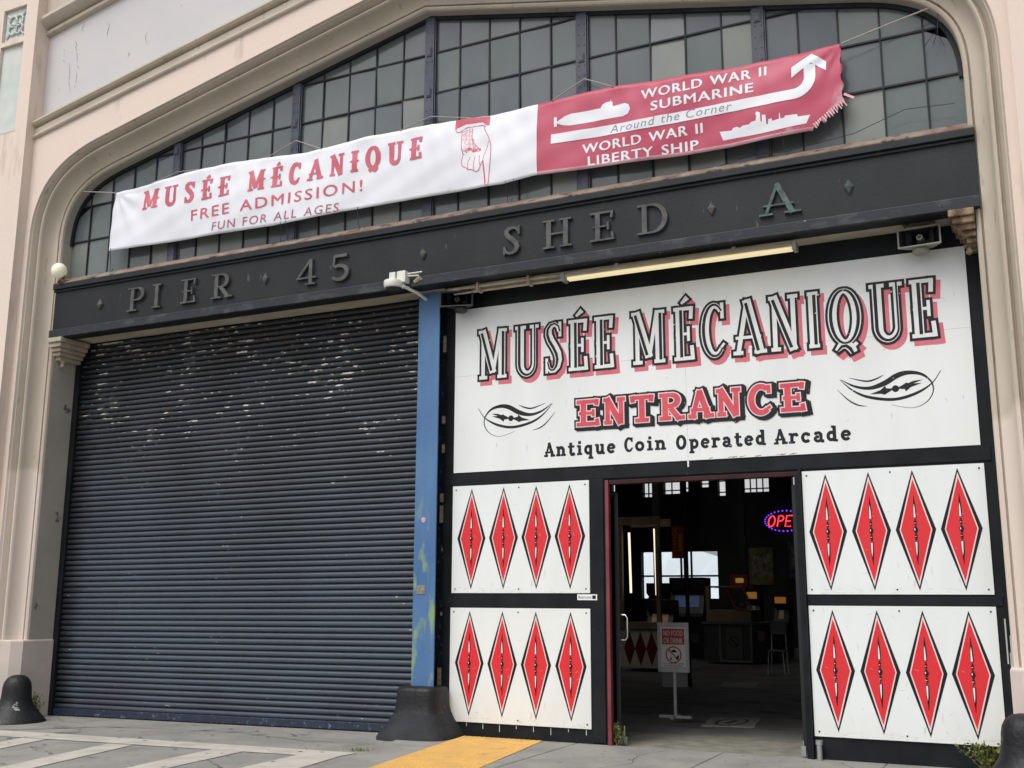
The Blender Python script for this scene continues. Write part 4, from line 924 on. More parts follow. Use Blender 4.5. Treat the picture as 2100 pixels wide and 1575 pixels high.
words('ages_lettering', 'FUN FOR ALL AGES', -9.67, -7.63, 6.32, 6.27, .118, m_prnt2, spacing=1.22, shear=.12, bold=.006)
for txt, a, c, z0, z1, h in (('WORLD WAR II', -3.61, -2.235, 6.92, 6.905, .112), ('SUBMARINE', -3.50, -2.375, 6.762, 6.742, .112), ('WORLD WAR II', -4.325, -2.935, 6.425, 6.40, .112), ('LIBERTY SHIP', -4.26, -2.99, 6.272, 6.225, .112)):
    words('ship_lettering', txt, a, c, z0, z1, h, m_prnw, spacing=1.12, bold=.04)
ik = Ink(ban, .005, sub=.035)
def seg(pts, n=8): return [p for i in range(len(pts)-1) for p in [(pts[i][0]+(pts[i+1][0]-pts[i][0])*k/n, pts[i][1]+(pts[i+1][1]-pts[i][1])*k/n) for k in range(n)]]+[pts[-1]]
sw = [(-4.705, 6.665)]+seg([(-4.705, 6.665), (-3.2, 6.62), (-2.0, 6.625)])[1:]+el(-1.96, 6.795, .17, .17, -84, 0, 10)+[(-1.79, 6.93)]
ik.ribbon(sw, .115, 0)
ik.poly([(-1.765, 7.05), (-1.97, 6.925), (-1.975, 6.81), (-1.77, 6.945), (-1.625, 6.82), (-1.62, 6.925)], 0)
ik.mb.build('arrow_stripe', m_prnw, BN)
words('corner_lettering', 'Around the Corner', -3.99, -2.605, 6.60, 6.585, .098, m_gtext, d=.006, spacing=1.15, shear=.2)
ik = Ink(ban, .003, sub=.06)
ik.poly([(-2.75, 6.37), (-2.715, 6.265), (-2.3, 6.262), (-1.85, 6.285), (-1.805, 6.37), (-1.93, 6.372), (-1.935, 6.40), (-2.06, 6.405), (-2.065, 6.385), (-2.105, 6.385), (-2.108, 6.445), (-2.116, 6.445), (-2.12, 6.385), (-2.19, 6.375), (-2.195, 6.405), (-2.23, 6.40), (-2.235, 6.35), (-2.252, 6.35), (-2.256, 6.455), (-2.292, 6.46), (-2.296, 6.39), (-2.31, 6.39), (-2.312, 6.49), (-2.345, 6.51), (-2.362, 6.49), (-2.352, 6.465), (-2.36, 6.41), (-2.41, 6.405), (-2.43, 6.385), (-2.5, 6.385), (-2.53, 6.365), (-2.56, 6.385), (-2.60, 6.38), (-2.62, 6.355)], 0)
ik.mb.build('ship_silhouette', m_prnw, BN)
ik = Ink(ban, .003, sub=.06)
ik.poly([(-4.67, 6.925), (-4.668, 6.805), (-4.635, 6.81), (-4.632, 6.845), (-4.56, 6.81), (-4.48, 6.79), (-4.2, 6.782), (-3.83, 6.775), (-3.775, 6.79), (-3.745, 6.845), (-3.765, 6.90), (-3.81, 6.925), (-3.955, 6.92), (-3.957, 6.978), (-3.972, 6.978), (-3.975, 7.0), (-3.982, 7.0), (-3.985, 6.985), (-4.03, 6.985), (-4.075, 6.965), (-4.10, 6.925), (-4.46, 6.93), (-4.54, 6.91), (-4.632, 6.865), (-4.635, 6.925)], 0)
ik.mb.build('submarine_silhouette', m_prnw, BN)
# pointing hand
ik = Ink(ban, .003, sub=.06)
hand = [(-5.86, 7.0), (-5.865, 6.88), (-5.86, 6.76), (-5.84, 6.68), (-5.862, 6.60), (-5.85, 6.54), (-5.81, 6.52), (-5.775, 6.485), (-5.735, 6.48), (-5.715, 6.47), (-5.68, 6.445), (-5.635, 6.45), (-5.61, 6.50), (-5.58, 6.55), (-5.565, 6.42), (-5.55, 6.27), (-5.525, 6.25), (-5.505, 6.285), (-5.49, 6.45), (-5.475, 6.60), (-5.478, 6.74), (-5.51, 6.85), (-5.55, 6.93), (-5.575, 7.0)]
ik.poly(hand, 1)
ik.poly([(-5.86, 6.98), (-5.865, 6.86), (-5.855, 6.72), (-5.80, 6.70), (-5.75, 6.73), (-5.70, 6.70), (-5.62, 6.70), (-5.66, 6.80), (-5.72, 6.88), (-5.72, 7.0)], 2)
ik.poly([(-5.855, 6.72), (-5.845, 6.67), (-5.80, 6.69), (-5.74, 6.72), (-5.70, 6.68), (-5.60, 6.69), (-5.60, 6.72), (-5.70, 6.735), (-5.76, 6.755), (-5.80, 6.735)], 0)
ik.poly([(-5.955, 7.148), (-5.955, 7.02), (-5.80, 7.055), (-5.60, 7.05), (-5.555, 7.01), (-5.505, 7.0), (-5.50, 7.118)], 0)
ik.poly([(-5.945, 7.03), (-5.93, 6.985), (-5.87, 6.985), (-5.78, 7.02), (-5.60, 7.015), (-5.555, 6.985), (-5.545, 7.02), (-5.60, 7.055), (-5.80, 7.06)], 1)
for q in ([(-5.945, 7.03), (-5.93, 6.985), (-5.87, 6.985), (-5.78, 7.02), (-5.60, 7.015), (-5.55, 6.985)], hand[:12]+hand[12:], [(-5.72, 6.99), (-5.725, 6.88), (-5.70, 6.80), (-5.62, 6.71)], [(-5.775, 6.485), (-5.78, 6.56), (-5.745, 6.64)], [(-5.70, 6.46), (-5.70, 6.54), (-5.68, 6.63)], [(-5.61, 6.50), (-5.625, 6.56), (-5.62, 6.64)], [(-5.58, 6.55), (-5.565, 6.62), (-5.53, 6.70), (-5.505, 6.80)], [(-5.58, 6.55), (-5.56, 6.42), (-5.545, 6.27)]):
    ik.ribbon(smooth([(*p, 0) for p in q], 3) and [(p[0], p[1]) for p in smooth([(*p, 0) for p in q], 3)], .009, 0)
ik.ribbon([(-5.575, 6.56), (-5.56, 6.42), (-5.547, 6.28)], .018, 0)
ik.mb.build('pointing_hand_print', [m_prnt, m_prnw, m_prntl], BN)
# ropes and wires
def rope(pts, r=.006, m=m_rope):
    b = MB(); b.tube(pts, r, 6); return b.build('tie_rope', m, BN)
rope([(-12.30, -.40, 7.335), (-11.9, -.41, 7.25), (-11.5, -.425, 7.165)], .008); rope([(-1.46, -.43, 7.085), (-1.0, -.42, 7.19), (-.56, -.40, 7.29)], .008)
for xm, zt, a, c in ((-10.46, 7.33, -10.82, -9.95), (-8.42, 7.41, -8.8, -7.95), (-6.37, 7.33, -6.75, -5.75), (-4.33, 7.38, -4.7, -3.95)):
    rope([(a, by(a, 7.17)-.005, interp(tz, a)), (xm, -.325, zt)]); rope([(xm, -.325, zt), (c, by(c, 7.17)-.005, interp(tz, c))])
for x, l in ((-8.52, .3), (-8.44, .28), (-7.36, .33), (-5.28, .26), (-5.18, .22), (-2.1, .2), (-11.5, .34)):
    z = interp(bz, x); d = rag.uniform(-.06, .06); rope([(x, by(x, z)-.004, z+.03), (x+d*.3, -.40, z-l*.5), (x+d, -.37, z-l), (x+d+.05, -.36, z-l+.1)], .004, m_wire)
b = MB()
for k in range(14):
    x = -1.79+.023*k; z = 6.215+(x+1.80)*.62; l = rag.uniform(.01, .065)
    b.add([(x, by(x, z)-.004, z+.06), (x+.012, by(x, z)-.004, z+.06), (x+.012+l*.75, by(x, z)-.03, z+.02-l*.55), (x+.004+l*.7, by(x, z)-.025, z+.015-l*.6)], [(0, 1, 2, 3)])
b.add([(-1.47, -.43, 6.52), (-1.46, -.43, 6.545), (-1.36, -.45, 6.47), (-1.375, -.46, 6.45)], [(0, 1, 2, 3)])
b.each('frayed_strip', m_faded, BN)
b = MB(); b.tube([(-3.0, -.33, 6.0), (-2.4, -.34, 6.09), (-2.1, -.34, 6.06), (-1.4, -.36, 6.12), (-.9, -.4, 6.26), (-.45, -.42, 6.22)], .0035, 6)
b.tube([(-.52, -.42, 7.33), (-.55, -.40, 7.0), (-.6, -.38, 6.9)], .004, 6); b.tube([(-.7, -.33, 6.9), (-.56, -.36, 7.05), (-.5, -.33, 6.88)], .0035, 6)
tag(b.build('loose_cable', m_wire, loc=(-1.5, -.35, 6.0)), 'thin dark cable trailing along the sill and right edge of the arched window', 'cable')

# ------------------------------------------------------------------ blue post on its black foot
PS = empty('steel_post', (-6.4, -.18, 0), 'blue steel post with green patches on a flared black foot beside the roller shutter', 'post')
b = MB(); b.box(-6.55, -6.262, -.215, -.195, .3, 5.115); b.build('front_flange', m_blue, PS, bevel=.004)
b = MB(); b.box(-6.418, -6.395, -.193, .08, .3, 5.115); b.box(-6.55, -6.262, .082, .10, .1, 5.115); b.build('post_web', m_navy, PS)
b = MB(); b.lathe([(.485, -.03), (.48, .02), (.45, .07), (.40, .13), (.345, .20), (.305, .27), (.285, .34), (.278, .42), (.275, .50), (.262, .535), (.235, .55), (.05, .552)], (-6.40, -.20, 0), 40, sq=2.2, sx=.92, sy=.86)
for i, f_ in enumerate(b.f): b.m[i] = 1 if sum(b.v[k][2] for k in f_)/len(f_) < .27 else 0
ft = b.build('concrete_foot', [m_rubber, m_guard2], PS, smooth=50)
b = MB(); b.tube([(-6.425, -.2195, 2.40), (-6.425, -.2155, 2.40)], .032, 12); b.build('sticker', M('pink_sticker', (.62, .45, .47), .6, col2=(.35, .2, .35), vs=40), PS)
b = MB(); b.box(-6.50, -6.39, -.221, -.2155, 1.56, 1.66); b.box(-6.48, -6.41, -.224, -.2212, 1.585, 1.635); b.build('plaque', M('bronze_plaque', (.16, .15, .11), .6, col2=(.30, .29, .22), vs=60), PS, bevel=.002)

# ------------------------------------------------------------------ bollards
def bollard(x, y, label, scuff):
    z = gz(x); t_ = empty('bollard', (x, y, z), label, 'bollard', 'black bell-shaped bollards at the jambs')
    b = MB(); b.lathe([(.395, -.03), (.385, .01), (.345, .06), (.29, .12), (.24, .18), (.205, .235), (.188, .29), (.18, .36), (.176, .43), (.165, .49), (.135, .545), (.085, .58), (.03, .592)], (x, y, z), 36)
    b.build('body', m_rubber, t_, smooth=60)
    if scuff:
        q = MB(); rr = random.Random(5)
        for k in range(9):
            a0 = radians(-36+rr.uniform(-12, 8)); zz = .165+.012*k; w_ = rr.uniform(.06, .3)
            pts = [(a0+w_*i/4-.1, zz+rr.uniform(-.004, .004)) for i in range(5)]
            def R(zv): 
                pr_ = [(.06, .345), (.12, .29), (.18, .24), (.235, .205), (.29, .188)]
                for (z0, r0), (z1, r1) in zip(pr_, pr_[1:]):
                    if z0 <= zv <= z1: return r0+(r1-r0)*(zv-z0)/(z1-z0)
                return .188
            q.add([(x+(R(zv+d)+.003)*cos(a), y+(R(zv+d)+.003)*sin(a), z+zv+d) for a, zv in pts for d in (0, .006)], [(2*i, 2*i+2, 2*i+3, 2*i+1) for i in range(4)])
        q.build('scuff_mark', m_scuff, t_)
bollard(-12.17, -.78, 'black bell-shaped bollard with pale scuffs in front of the pink plinth', True)
bollard(-.30, -.76, 'black bell-shaped bollard beside the yellowish weed under the diamond panel', False)

# ------------------------------------------------------------------ weeds
def weed(base, n, h, spread, label, mat, seed, lean=(0, 0)):
    r = random.Random(seed); t_ = empty('weed', base, label, 'weed'); st = MB(); lf = MB()
    for i in range(n):
        a = r.uniform(0, 2*pi); hh = h*r.uniform(.45, 1); d = spread*r.uniform(.2, 1)
        p0 = Vector(base)+Vector((r.uniform(-.04, .04), r.uniform(-.03, .03), 0)); p2 = p0+Vector((d*cos(a)+lean[0], -abs(d*sin(a))*.5+lean[1], hh)); p1 = (p0+p2)/2+Vector((0, 0, hh*.2))
        pts = [p0*(1-t)**2+p1*2*t*(1-t)+p2*t*t for t in [k/6 for k in range(7)]]
        st.tube(pts, [.004-.0004*k for k in range(7)], 5)
        for k in range(1, 7):
            for _ in range(4):
                c = pts[k]+Vector((r.uniform(-.018, .018), r.uniform(-.018, .018), r.uniform(-.018, .018))); ax = Vector((r.uniform(-1, 1), r.uniform(-1, .2), r.uniform(-.2, 1))).normalized(); sd = ax.cross(Vector((r.uniform(-1, 1), r.uniform(-1, 1), r.uniform(-1, 1)))).normalized()
                L_ = r.uniform(.018, .038); w = L_*.36
                lf.add([c, c+ax*L_*.5+sd*w, c+ax*L_, c+ax*L_*.5-sd*w], [(0, 1, 2, 3)])
    st.build('stem', m_stem, t_); lf.build('foliage', mat, t_)
weed((-12.40, -.30, -.075), 16, .34, .16, 'small green weed growing beside the left plinth at the foot of the shutter', m_leaf, 11, (.03, 0))
weed((-.62, -.22, .02), 30, .26, .24, 'yellowish weed sprouting under the lower right diamond panel', m_leafy, 12, (-.04, 0))
weed((-4.17, .03, .01), 6, .24, .025, 'thin green weed climbing beside the red door jamb', m_leaf, 13)
def tuft(x, y, label, seed):
    r = random.Random(seed); b = MB()
    for k in range(60):
        a = r.uniform(0, 2*pi); d = r.uniform(0, .12); px, py = x+d*cos(a)*1.6, y+d*sin(a)*.6; h_ = r.uniform(.015, .04); q = r.uniform(0, pi)
        b.add([(px-.006*cos(q), py-.006*sin(q), gz(px)+.006), (px+.006*cos(q), py+.006*sin(q), gz(px)+.006), (px+r.uniform(-.02, .02), py+r.uniform(-.02, .02), gz(px)+.006+h_)], [(0, 1, 2)])
    tag(b.build('grass_tuft', m_leaf, loc=(x, y, 0)), label, 'grass tuft')
tuft(-6.42, -1.42, 'low green grass tuft at the corner of the white line and the sidewalk', 4)

# ------------------------------------------------------------------ fixtures on the lintel
t_ = empty('globe_lamp', (-12.34, -.5, 5.925), 'round cream globe lamp perched on the left end of the black lintel', 'lamp')
b = MB(); b.lathe([(.108*sin(pi*k/12) if 0 < k < 12 else .002, -.115*cos(pi*k/12)) for k in range(13)], (-12.365, -.54, 6.09), 20); b.build('globe', m_globe, t_, smooth=80)
b = MB(); b.lathe([(.055, 0), (.06, .02), (.045, .03), (.03, .06), (.045, .07), (.05, .09), (.03, .1)], (-12.345, -.50, 5.92), 12); b.tube([(-12.30, -.5, 5.93), (-12.28, -.5, 5.99), (-12.29, -.51, 6.02)], .012, 6); b.build('lamp_base', m_rust, t_, smooth=40)
t_ = empty('security_camera', (-6.50, -.55, 5.12), 'white dome security camera on a bracket in front of the lintel above the blue post', 'camera')
cx, cy, cz = -6.68, -.58, 5.14
b = MB(); b.lathe([(.03, .06), (.115, .055), (.122, .045), (.122, .0), (.112, -.03), (.10, -.035)], (cx, cy, cz), 28); b.box(cx-.045, cx+.035, cy-.04, cy+.04, cz+.05, cz+.155); b.build('camera_body', m_camw, t_, smooth=35, bevel=.004)
b = MB(); b.lathe([(.098, -.036)]+[(.095*cos(pi*k/16), -.036-.06*sin(pi*k/16)) for k in range(1, 8)], (cx, cy, cz), 24); b.build('dome', m_dark, t_, smooth=60)
b = MB(); b.box(cx+.055, cx+.17, cy-.03, cy+.08, cz+.02, cz+.16); b.build('junction_box', m_camw, t_, bevel=.006)
b = MB(); b.tube([(cx+.17, cy+.02, cz+.125), (cx+.34, cy+.07, cz+.145)], .010, 8); b.tube([(cx+.17, cy+.02, cz+.10), (cx+.30, cy+.07, cz+.105)], .010, 8); b.tube([(cx+.12, cy, cz-.02), (cx+.2, cy+.2, cz-.06), (cx+.24, cy+.45, cz-.12)], .022, 8); b.build('conduit', m_camw, t_, smooth=60)
t_ = empty('pipe_bracket', (-6.25, -.3, 5.1), 'cream strut bracket fixed under the lintel at the top of the blue post', 'bracket')
b = MB()
for p, q, w in (((-6.40, -.52, 5.19), (-6.10, -.10, 5.10), .014), ((-6.36, -.52, 5.20), (-6.06, -.10, 5.12), .014), ((-6.44, -.515, 5.17), (-6.36, -.515, 5.22), .022)): b.tube([p, q], w, 4)
b.each('strut', m_pipe, t_)
b = MB(); b.box(-6.56, -6.20, -.24, -.02, 5.118, 5.138); b.build('seat_plate', m_pipe, t_)
b = MB()
b.tube([(-6.10, -.30, 5.085), (-4.70, -.30, 5.085)], .019, 8); b.tube([(-6.05, -.24, 5.045), (-4.66, -.24, 5.045)], .016, 8)
for x in (-5.7, -5.05): b.box(x-.015, x+.015, -.33, -.21, 5.02, 5.139)
b.tube([(-4.70, -.30, 5.085), (-4.60, -.30, 5.07)], .012, 8)
tag(b.build('conduit_pipe', m_pipe, loc=(-5.3, -.3, 5.05), smooth=50), 'pair of cream conduit pipes running under the lintel left of the tube lamp', 'pipe')
t_ = empty('fluorescent_lamp', (-3.3, -.30, 5.12), 'lit cream fluorescent tube lamp hung under the lintel above the entrance sign', 'lamp')
b = MB(); b.prism([(-.36, 5.03), (-.33, 5.09), (-.27, 5.09), (-.24, 5.03), (-.27, 5.045), (-.33, 5.045)], 'x', -4.60, -2.04); b.box(-4.0, -3.96, -.32, -.28, 5.09, 5.139); b.box(-2.7, -2.66, -.32, -.28, 5.09, 5.139); b.build('housing', m_housing, t_)
for y in (-.325, -.275):
    b = MB(); b.tube([(-4.56, y, 5.018), (-2.08, y, 5.018)], .019, 10); b.build('tube', m_tube, t_, smooth=60)
b = MB()
for x in (-4.605, -2.05): b.box(x-.02, x+.02, -.365, -.235, 4.99, 5.085)
b.each('end_cap', m_spk, t_, bevel=.004)
def horn(cx, cz, y, w, h, rot, label, mat, ins):
    t_ = empty('horn_speaker', (cx, y+.2, cz), label, 'loudspeaker', 'horn loudspeakers under the lintel')
    ca, sa = cos(rot), sin(rot)
    def tr(p): x, yy, z = p; return (cx+x*ca-yy*sa, y+x*sa+yy*ca, cz+z)
    def ring(rects):
        b = MB(); vs = []
        for ww, hh, yy in rects: vs += [tr(p) for p in ((-ww, yy, -hh), (ww, yy, -hh), (ww, yy, hh), (-ww, yy, hh))]
        b.add(vs, [(4*i+k, 4*i+(k+1) % 4, 4*i+4+(k+1) % 4, 4*i+4+k) for i in range(len(rects)-1) for k in range(4)]); return b
    W_, H_ = w/2, h/2
    b = ring([(W_*.35, H_*.5, .30), (W_*.7, H_*.8, .14), (W_, H_, .02), (W_, H_, 0), (W_-.014, H_-.014, 0), (W_-.016, H_-.016, .02)]); b.build('horn_shell', mat, t_)
    b = ring([(W_-.017, H_-.017, .02), (W_*.68, H_*.76, .13), (W_*.33, H_*.45, .27), (.001, .001, .272)]); b.build('horn_throat', ins, t_)
    b = MB()
    for s_ in (-1, 1): b.add([tr(p) for p in ((s_*W_*.62, .03, -H_+.02), (s_*W_*.62, .03, H_-.02), (s_*W_*.40, .10, H_*.6), (s_*W_*.40, .10, -H_*.6), (s_*W_*.72, .10, 0))], [(0, 1, 2, 3), (0, 1, 4)])
    b.each('deflector', ins, t_)
    b = MB(); vs = []; n_ = 14
    for r_, yy in ((.03, .26), (.034, .05), (.028, .03), (.018, .028), (.012, .06), (.001, .062)): vs += [tr((r_*cos(2*pi*k/n_), yy, r_*sin(2*pi*k/n_))) for k in range(n_)]
    b.add(vs, [(i*n_+k, i*n_+(k+1) % n_, (i+1)*n_+(k+1) % n_, (i+1)*n_+k) for i in range(5) for k in range(n_)]); b.build('driver_plug', m_spk if mat is m_spk else m_spk_d, t_, smooth=40)
    b = MB()
    for s_ in (-1, 1): b.box(cx+s_*W_*.62-.012, cx+s_*W_*.62+.012, y+.07, y+.10, cz+H_*.8, 5.139); b.box(cx+s_*W_*.62-.03, cx+s_*W_*.62+.03, y+.05, y+.12, 5.128, 5.139)
    b.build('bracket', m_rust, t_)
    b = MB(); b.lathe([(.06, 0), (.075, .015), (.08, .04), (.07, .06)], (cx+.0, y+.12, cz-H_-.05), 14); b.build('driver', mat, t_, smooth=50)
horn(-.868, 4.975, -.30, .40, .195, radians(-4), 'grey rectangular horn speaker under the lintel beside the broken corbel', m_spk, m_spk_d)
horn(-5.99, 4.97, -.30, .40, .185, radians(14), 'dark rectangular horn speaker just right of the blue post top', m_spk_d, m_dark)
b = MB(); b.tube([(-2.10, -.07, .02), (-2.10, -.07, .16)], .026, 12); b.tube([(-2.10, -.07, .16), (-2.10, -.07, .20)], .034, 12); tag(b.build('pipe_stub', m_galv, loc=(-2.1, -.07, 0), smooth=50), 'short grey pipe stub rising from the sidewalk right of the door jamb', 'pipe')

# ------------------------------------------------------------------ inside the doorway
t_ = empty('sign_stand', (-4.47, 2.92, 0), 'metal sign stand with a NO FOOD OR DRINK poster standing just inside the doorway', 'sign stand')
Y0 = 2.92
b = MB(); b.box(-4.69, -4.27, Y0-.02, Y0+.02, 1.165, 1.215); b.box(-4.69, -4.65, Y0-.02, Y0+.02, .585, 1.163); b.box(-4.31, -4.27, Y0-.02, Y0+.02, .585, 1.163); b.box(-4.648, -4.312, Y0-.02, Y0+.02, .585, .65); b.build('frame', m_alu, t_, bevel=.003)
b = MB(); b.box(-4.648, -4.312, Y0-.004, Y0+.012, .652, 1.163); pst = b.build('poster', M('poster_white', (.86, .85, .82), .5), t_)
def ply(x, z, d): return (x, Y0-.004-d, z)
ik = Ink(ply, .001); ik.poly(rect(-4.63, -4.33, .935, 1.135), 0)
for a0 in (0,): ik.ribbon(el(-4.48, .805, .10, .10, 0, 360, 28), .016, 0)
ik.ribbon([(-4.55, .875), (-4.41, .735)], .016, 0); 
ik.poly([(-4.51, .86), (-4.46, .87), (-4.43, .84), (-4.50, .835)], 1); ik.poly([(-4.535, .74), (-4.515, .78), (-4.50, .745)], 1); ik.poly([(-4.43, .79), (-4.405, .81), (-4.41, .76), (-4.44, .745), (-4.45, .76)], 1)
ik.d += .001; font_put(ik, 'NO FOOD', -4.61, -4.35, 1.045, 1.045, .075, 2, bold=.015); font_put(ik, 'OR DRINK', -4.61, -4.35, .95, .95, .075, 2, bold=.015)
font_put(ik, 'NO FOOD OR DRINKS', -4.62, -4.34, .685, .685, .016, 1, bold=.02); font_put(ik, 'IN THIS BUILDING', -4.60, -4.36, .66, .66, .016, 1, bold=.02)
ik.mb.build('poster_print', [M('poster_red', (.55, .05, .05), .5), m_ink, m_fill], pst)
b = MB(); b.box(-4.65, -4.31, Y0+.022, Y0+.03, .40, .583); b.build('lower_card', M('grey_card', (.16, .16, .165), .5), t_)
b = MB(); b.box(-4.49, -4.455, Y0-.012, Y0+.018, .05, .583); b.build('pole', m_alu, t_, bevel=.003)
b = MB(); b.box(-4.69, -4.26, Y0-.02, Y0+.02, .012, .048); b.box(-4.49, -4.455, Y0-.18, Y0+.18, .012, .046); b.build('base', m_alu, t_, bevel=.004)
# floor mats
def mat_(pts, label, emblem):
    cx = sum(p[0] for p in pts)/4; cy = sum(p[1] for p in pts)/4
    t_ = empty('floor_mat', (cx, cy, 0), label, 'floor mat')
    b = MB(); b.add([(x, y, .012) for x, y in pts]+[(x, y, .002) for x, y in pts], [(0, 1, 2, 3), (0, 1, 5, 4), (1, 2, 6, 5), (2, 3, 7, 6), (3, 0, 4, 7)]); b.build('mat', M('grey_mat', (.36, .35, .32), .9, col2=(.27, .26, .24), vs=9), t_)
    if emblem:
        ik = Ink(lambda x, z, d: (x, z, .012+d), .001); ik.ribbon(el(cx, cy, .17, .40, 0, 360, 28), .04, 0); ik.ribbon([(cx-.02, cy-.2), (cx+.02, cy+.2)], .07, 0); ik.mb.build('emblem', M('brown_emblem', (.07, .045, .035), .9), t_)
mat_([(-3.95, 2.28), (-3.34, 2.43), (-3.50, 3.44), (-4.09, 3.25)], 'grey floor mat with a brown oval emblem just inside the doorway', True)
mat_([(-5.39, 8.32), (-4.81, 8.40), (-4.96, 9.58), (-5.59, 9.37)], 'plain grey floor mat farther inside, in front of the counter', False)
# display cabinet with red diamonds
t_ = empty('display_cabinet', (-7.95, 11.6, 0), 'tall cream display cabinet with dark red diamonds on its base, behind the sign stand', 'cabinet')
m_tan = M('tan_wood', (.26, .20, .12), .6, col2=(.20, .15, .09), vs=4)
b = MB(); b.box(-8.45, -7.50, 11.5, 12.4, .08, .88); b.build('base', M('cream_panel', (.55, .50, .40), .6), t_, bevel=.01)
ik = Ink(lambda x, z, d: (x, 11.5-d, z), .003)
for cx in (-8.22, -7.97, -7.72): ik.poly([(cx-.125, .48), (cx, .12), (cx+.125, .48), (cx, .84)], 0)
ik.mb.build('diamond', M('dark_red', (.13, .010, .014), .5), t_)
b = MB(); b.box(-8.45, -8.36, 11.5, 11.6, .9, 3.1); b.box(-7.60, -7.50, 11.5, 11.6, .9, 3.1); b.box(-8.45, -7.50, 11.5, 11.6, 3.11, 3.28); b.box(-8.45, -7.50, 12.3, 12.4, 3.11, 3.28); b.box(-8.5, -7.45, 11.46, 11.62, .885, 1.04); b.build('cabinet_frame', m_tan, t_, bevel=.008)
for x, z0, z1 in ((-8.21, 1.65, 2.95), (-7.625, 1.6, 3.02)):
    b = MB(); b.tube([(x, 11.62, z0), (x-.02, 11.62, z1)], .026, 8); b.build('light_strip', M('warm_strip', (.8, .7, .5), .5, emit=(1, .86, .62), es=1.0), t_)
# counter, crane game and neighbours
t_ = empty('service_counter', (-6.85, 15.5, 0), 'grey counter with framed front and a pale notice, behind the sign stand', 'counter')
b = MB(); b.prism([(-7.62, 15.1), (-6.45, 15.1), (-6.02, 15.9), (-6.02, 16.6), (-7.62, 16.6)], 'z', .05, .93); b.build('body', M('counter_grey', (.055, .058, .062), .5), t_)
b = MB(); b.prism([(-7.68, 15.05), (-6.42, 15.05), (-5.95, 15.9), (-5.95, 16.65), (-7.68, 16.65)], 'z', .932, .985); b.build('counter_top', M('counter_top', (.12, .12, .12), .4), t_, bevel=.01)
b = MB(); b.box(-7.24, -7.20, 15.07, 15.098, .05, .93); b.box(-6.49, -6.45, 15.07, 15.098, .05, .93); b.box(-7.198, -6.492, 15.07, 15.098, .05, .10); b.each('front_trim', M('grey_trim', (.18, .185, .19), .5), t_)
b = MB(); b.box(-7.08, -6.68, 15.06, 15.095, .14, .85); nb = b.build('notice', M('dim_notice', (.10, .10, .10), .6), t_)
ik = Ink(lambda x, z, d: (x, 15.06-d, z), .002); ik.ribbon(el(-6.88, .52, .12, .12, 0, 360, 24), .02, 0); ik.ribbon([(-6.96, .6), (-6.80, .44)], .03, 0); ik.mb.build('prohibition_mark', m_dark, nb)
b = MB(); b.add([(-6.36, 15.26, .55), (-6.25, 15.46, .55), (-6.25, 15.46, .78), (-6.36, 15.26, .78)], [(0, 1, 2, 3)]); b.build('small_notice', M('small_pink_notice', (.45, .25, .27), .6), t_)
t_ = empty('crane_machine', (-7.0, 15.6, .985), 'crane game with a red slanted window frame standing on the grey counter', 'arcade machine')
m_rf = M('crane_red', (.30, .035, .03), .45)
b = MB(); b.box(-7.60, -6.50, 15.25, 16.3, .987, 1.27); b.box(-7.60, -7.50, 15.25, 15.35, 1.272, 1.80); b.box(-7.60, -6.66, 15.25, 16.3, 1.80, 1.84); b.build('body', m_tan, t_, bevel=.01)
b = MB(); b.tube([(-7.08, 15.24, 1.80), (-6.66, 15.24, 1.80), (-6.46, 15.24, 1.30), (-6.86, 15.24, 1.30), (-7.08, 15.24, 1.80)], .028, 8); b.build('window_frame', m_rf, t_, smooth=60)
b = MB(); rr = random.Random(9)
for k in range(22): b.lathe([(.002, -.03), (.035, -.015), (.035, .015), (.002, .03)], (rr.uniform(-6.98, -6.62), 15.5+rr.uniform(0, .4), 1.32+rr.uniform(0, .2)), 7)
b.build('prizes', M('prizes', (.25, .2, .15), .5, col2=(.12, .2, .25), vs=12), t_)
t_ = empty('topper_sign', (-6.86, 15.6, 1.842), 'small red lit sign with yellow patch on top of the crane game', 'sign')
b = MB(); b.box(-7.06, -6.64, 15.55, 15.65, 1.845, 2.12); b.build('box', m_rf, t_); b = MB(); b.box(-6.92, -6.72, 15.545, 15.549, 1.92, 2.03); b.build('lit_panel', M('yellow_lit', (.6, .4, .05), .5, emit=(1, .62, .12), es=.14), t_)
def machine(x0, x1, y0, y1, h, label, marq, seat=None):
    t_ = empty('arcade_machine', ((x0+x1)/2, y0, 0), label, 'arcade machine', 'dark arcade machines inside the hall')
    b = MB(); b.prism([(y0, .05), (y0, h*.52), (y0+.10, h*.56), (y0+.32, h*.82), (y0+.14, h*.86), (y0+.14, h), (y1, h), (y1, .05)], 'x', x0, x1); b.build('cabinet', M('machine_black', (.012, .012, .014), .4), t_)
    if marq:
        b = MB(); b.box(x0+.04, x1-.04, y0+.13, y0+.138, h*.88, h*.98); b.build('marquee', marq, t_)
    sc_ = (('screen_blue', (.12, .2, .5)), ('screen_teal', (.1, .35, .3)), ('screen_warm', (.5, .3, .12)))[int(abs(x0*10)) % 3]
    b = MB(); b.add([(x0+.12, y0+.155, h*.635), (x1-.12, y0+.155, h*.635), (x1-.12, y0+.275, h*.775), (x0+.12, y0+.275, h*.775)], [(0, 1, 2, 3)]); b.v = [(x, y-.012, z) for x, y, z in b.v]; b.build('screen', M(sc_[0], sc_[1], .4, emit=sc_[1], es=.04), t_)
    b = MB(); b.box(x0+.1, x1-.1, y0-.012, y0-.002, h*.2, h*.32); b.build('coin_door', M('coin_door', (.05, .05, .05), .5), t_)
machine(-9.0, -8.1, 16.6, 17.5, 2.08, 'dark arcade machine silhouetted against the far window', None)
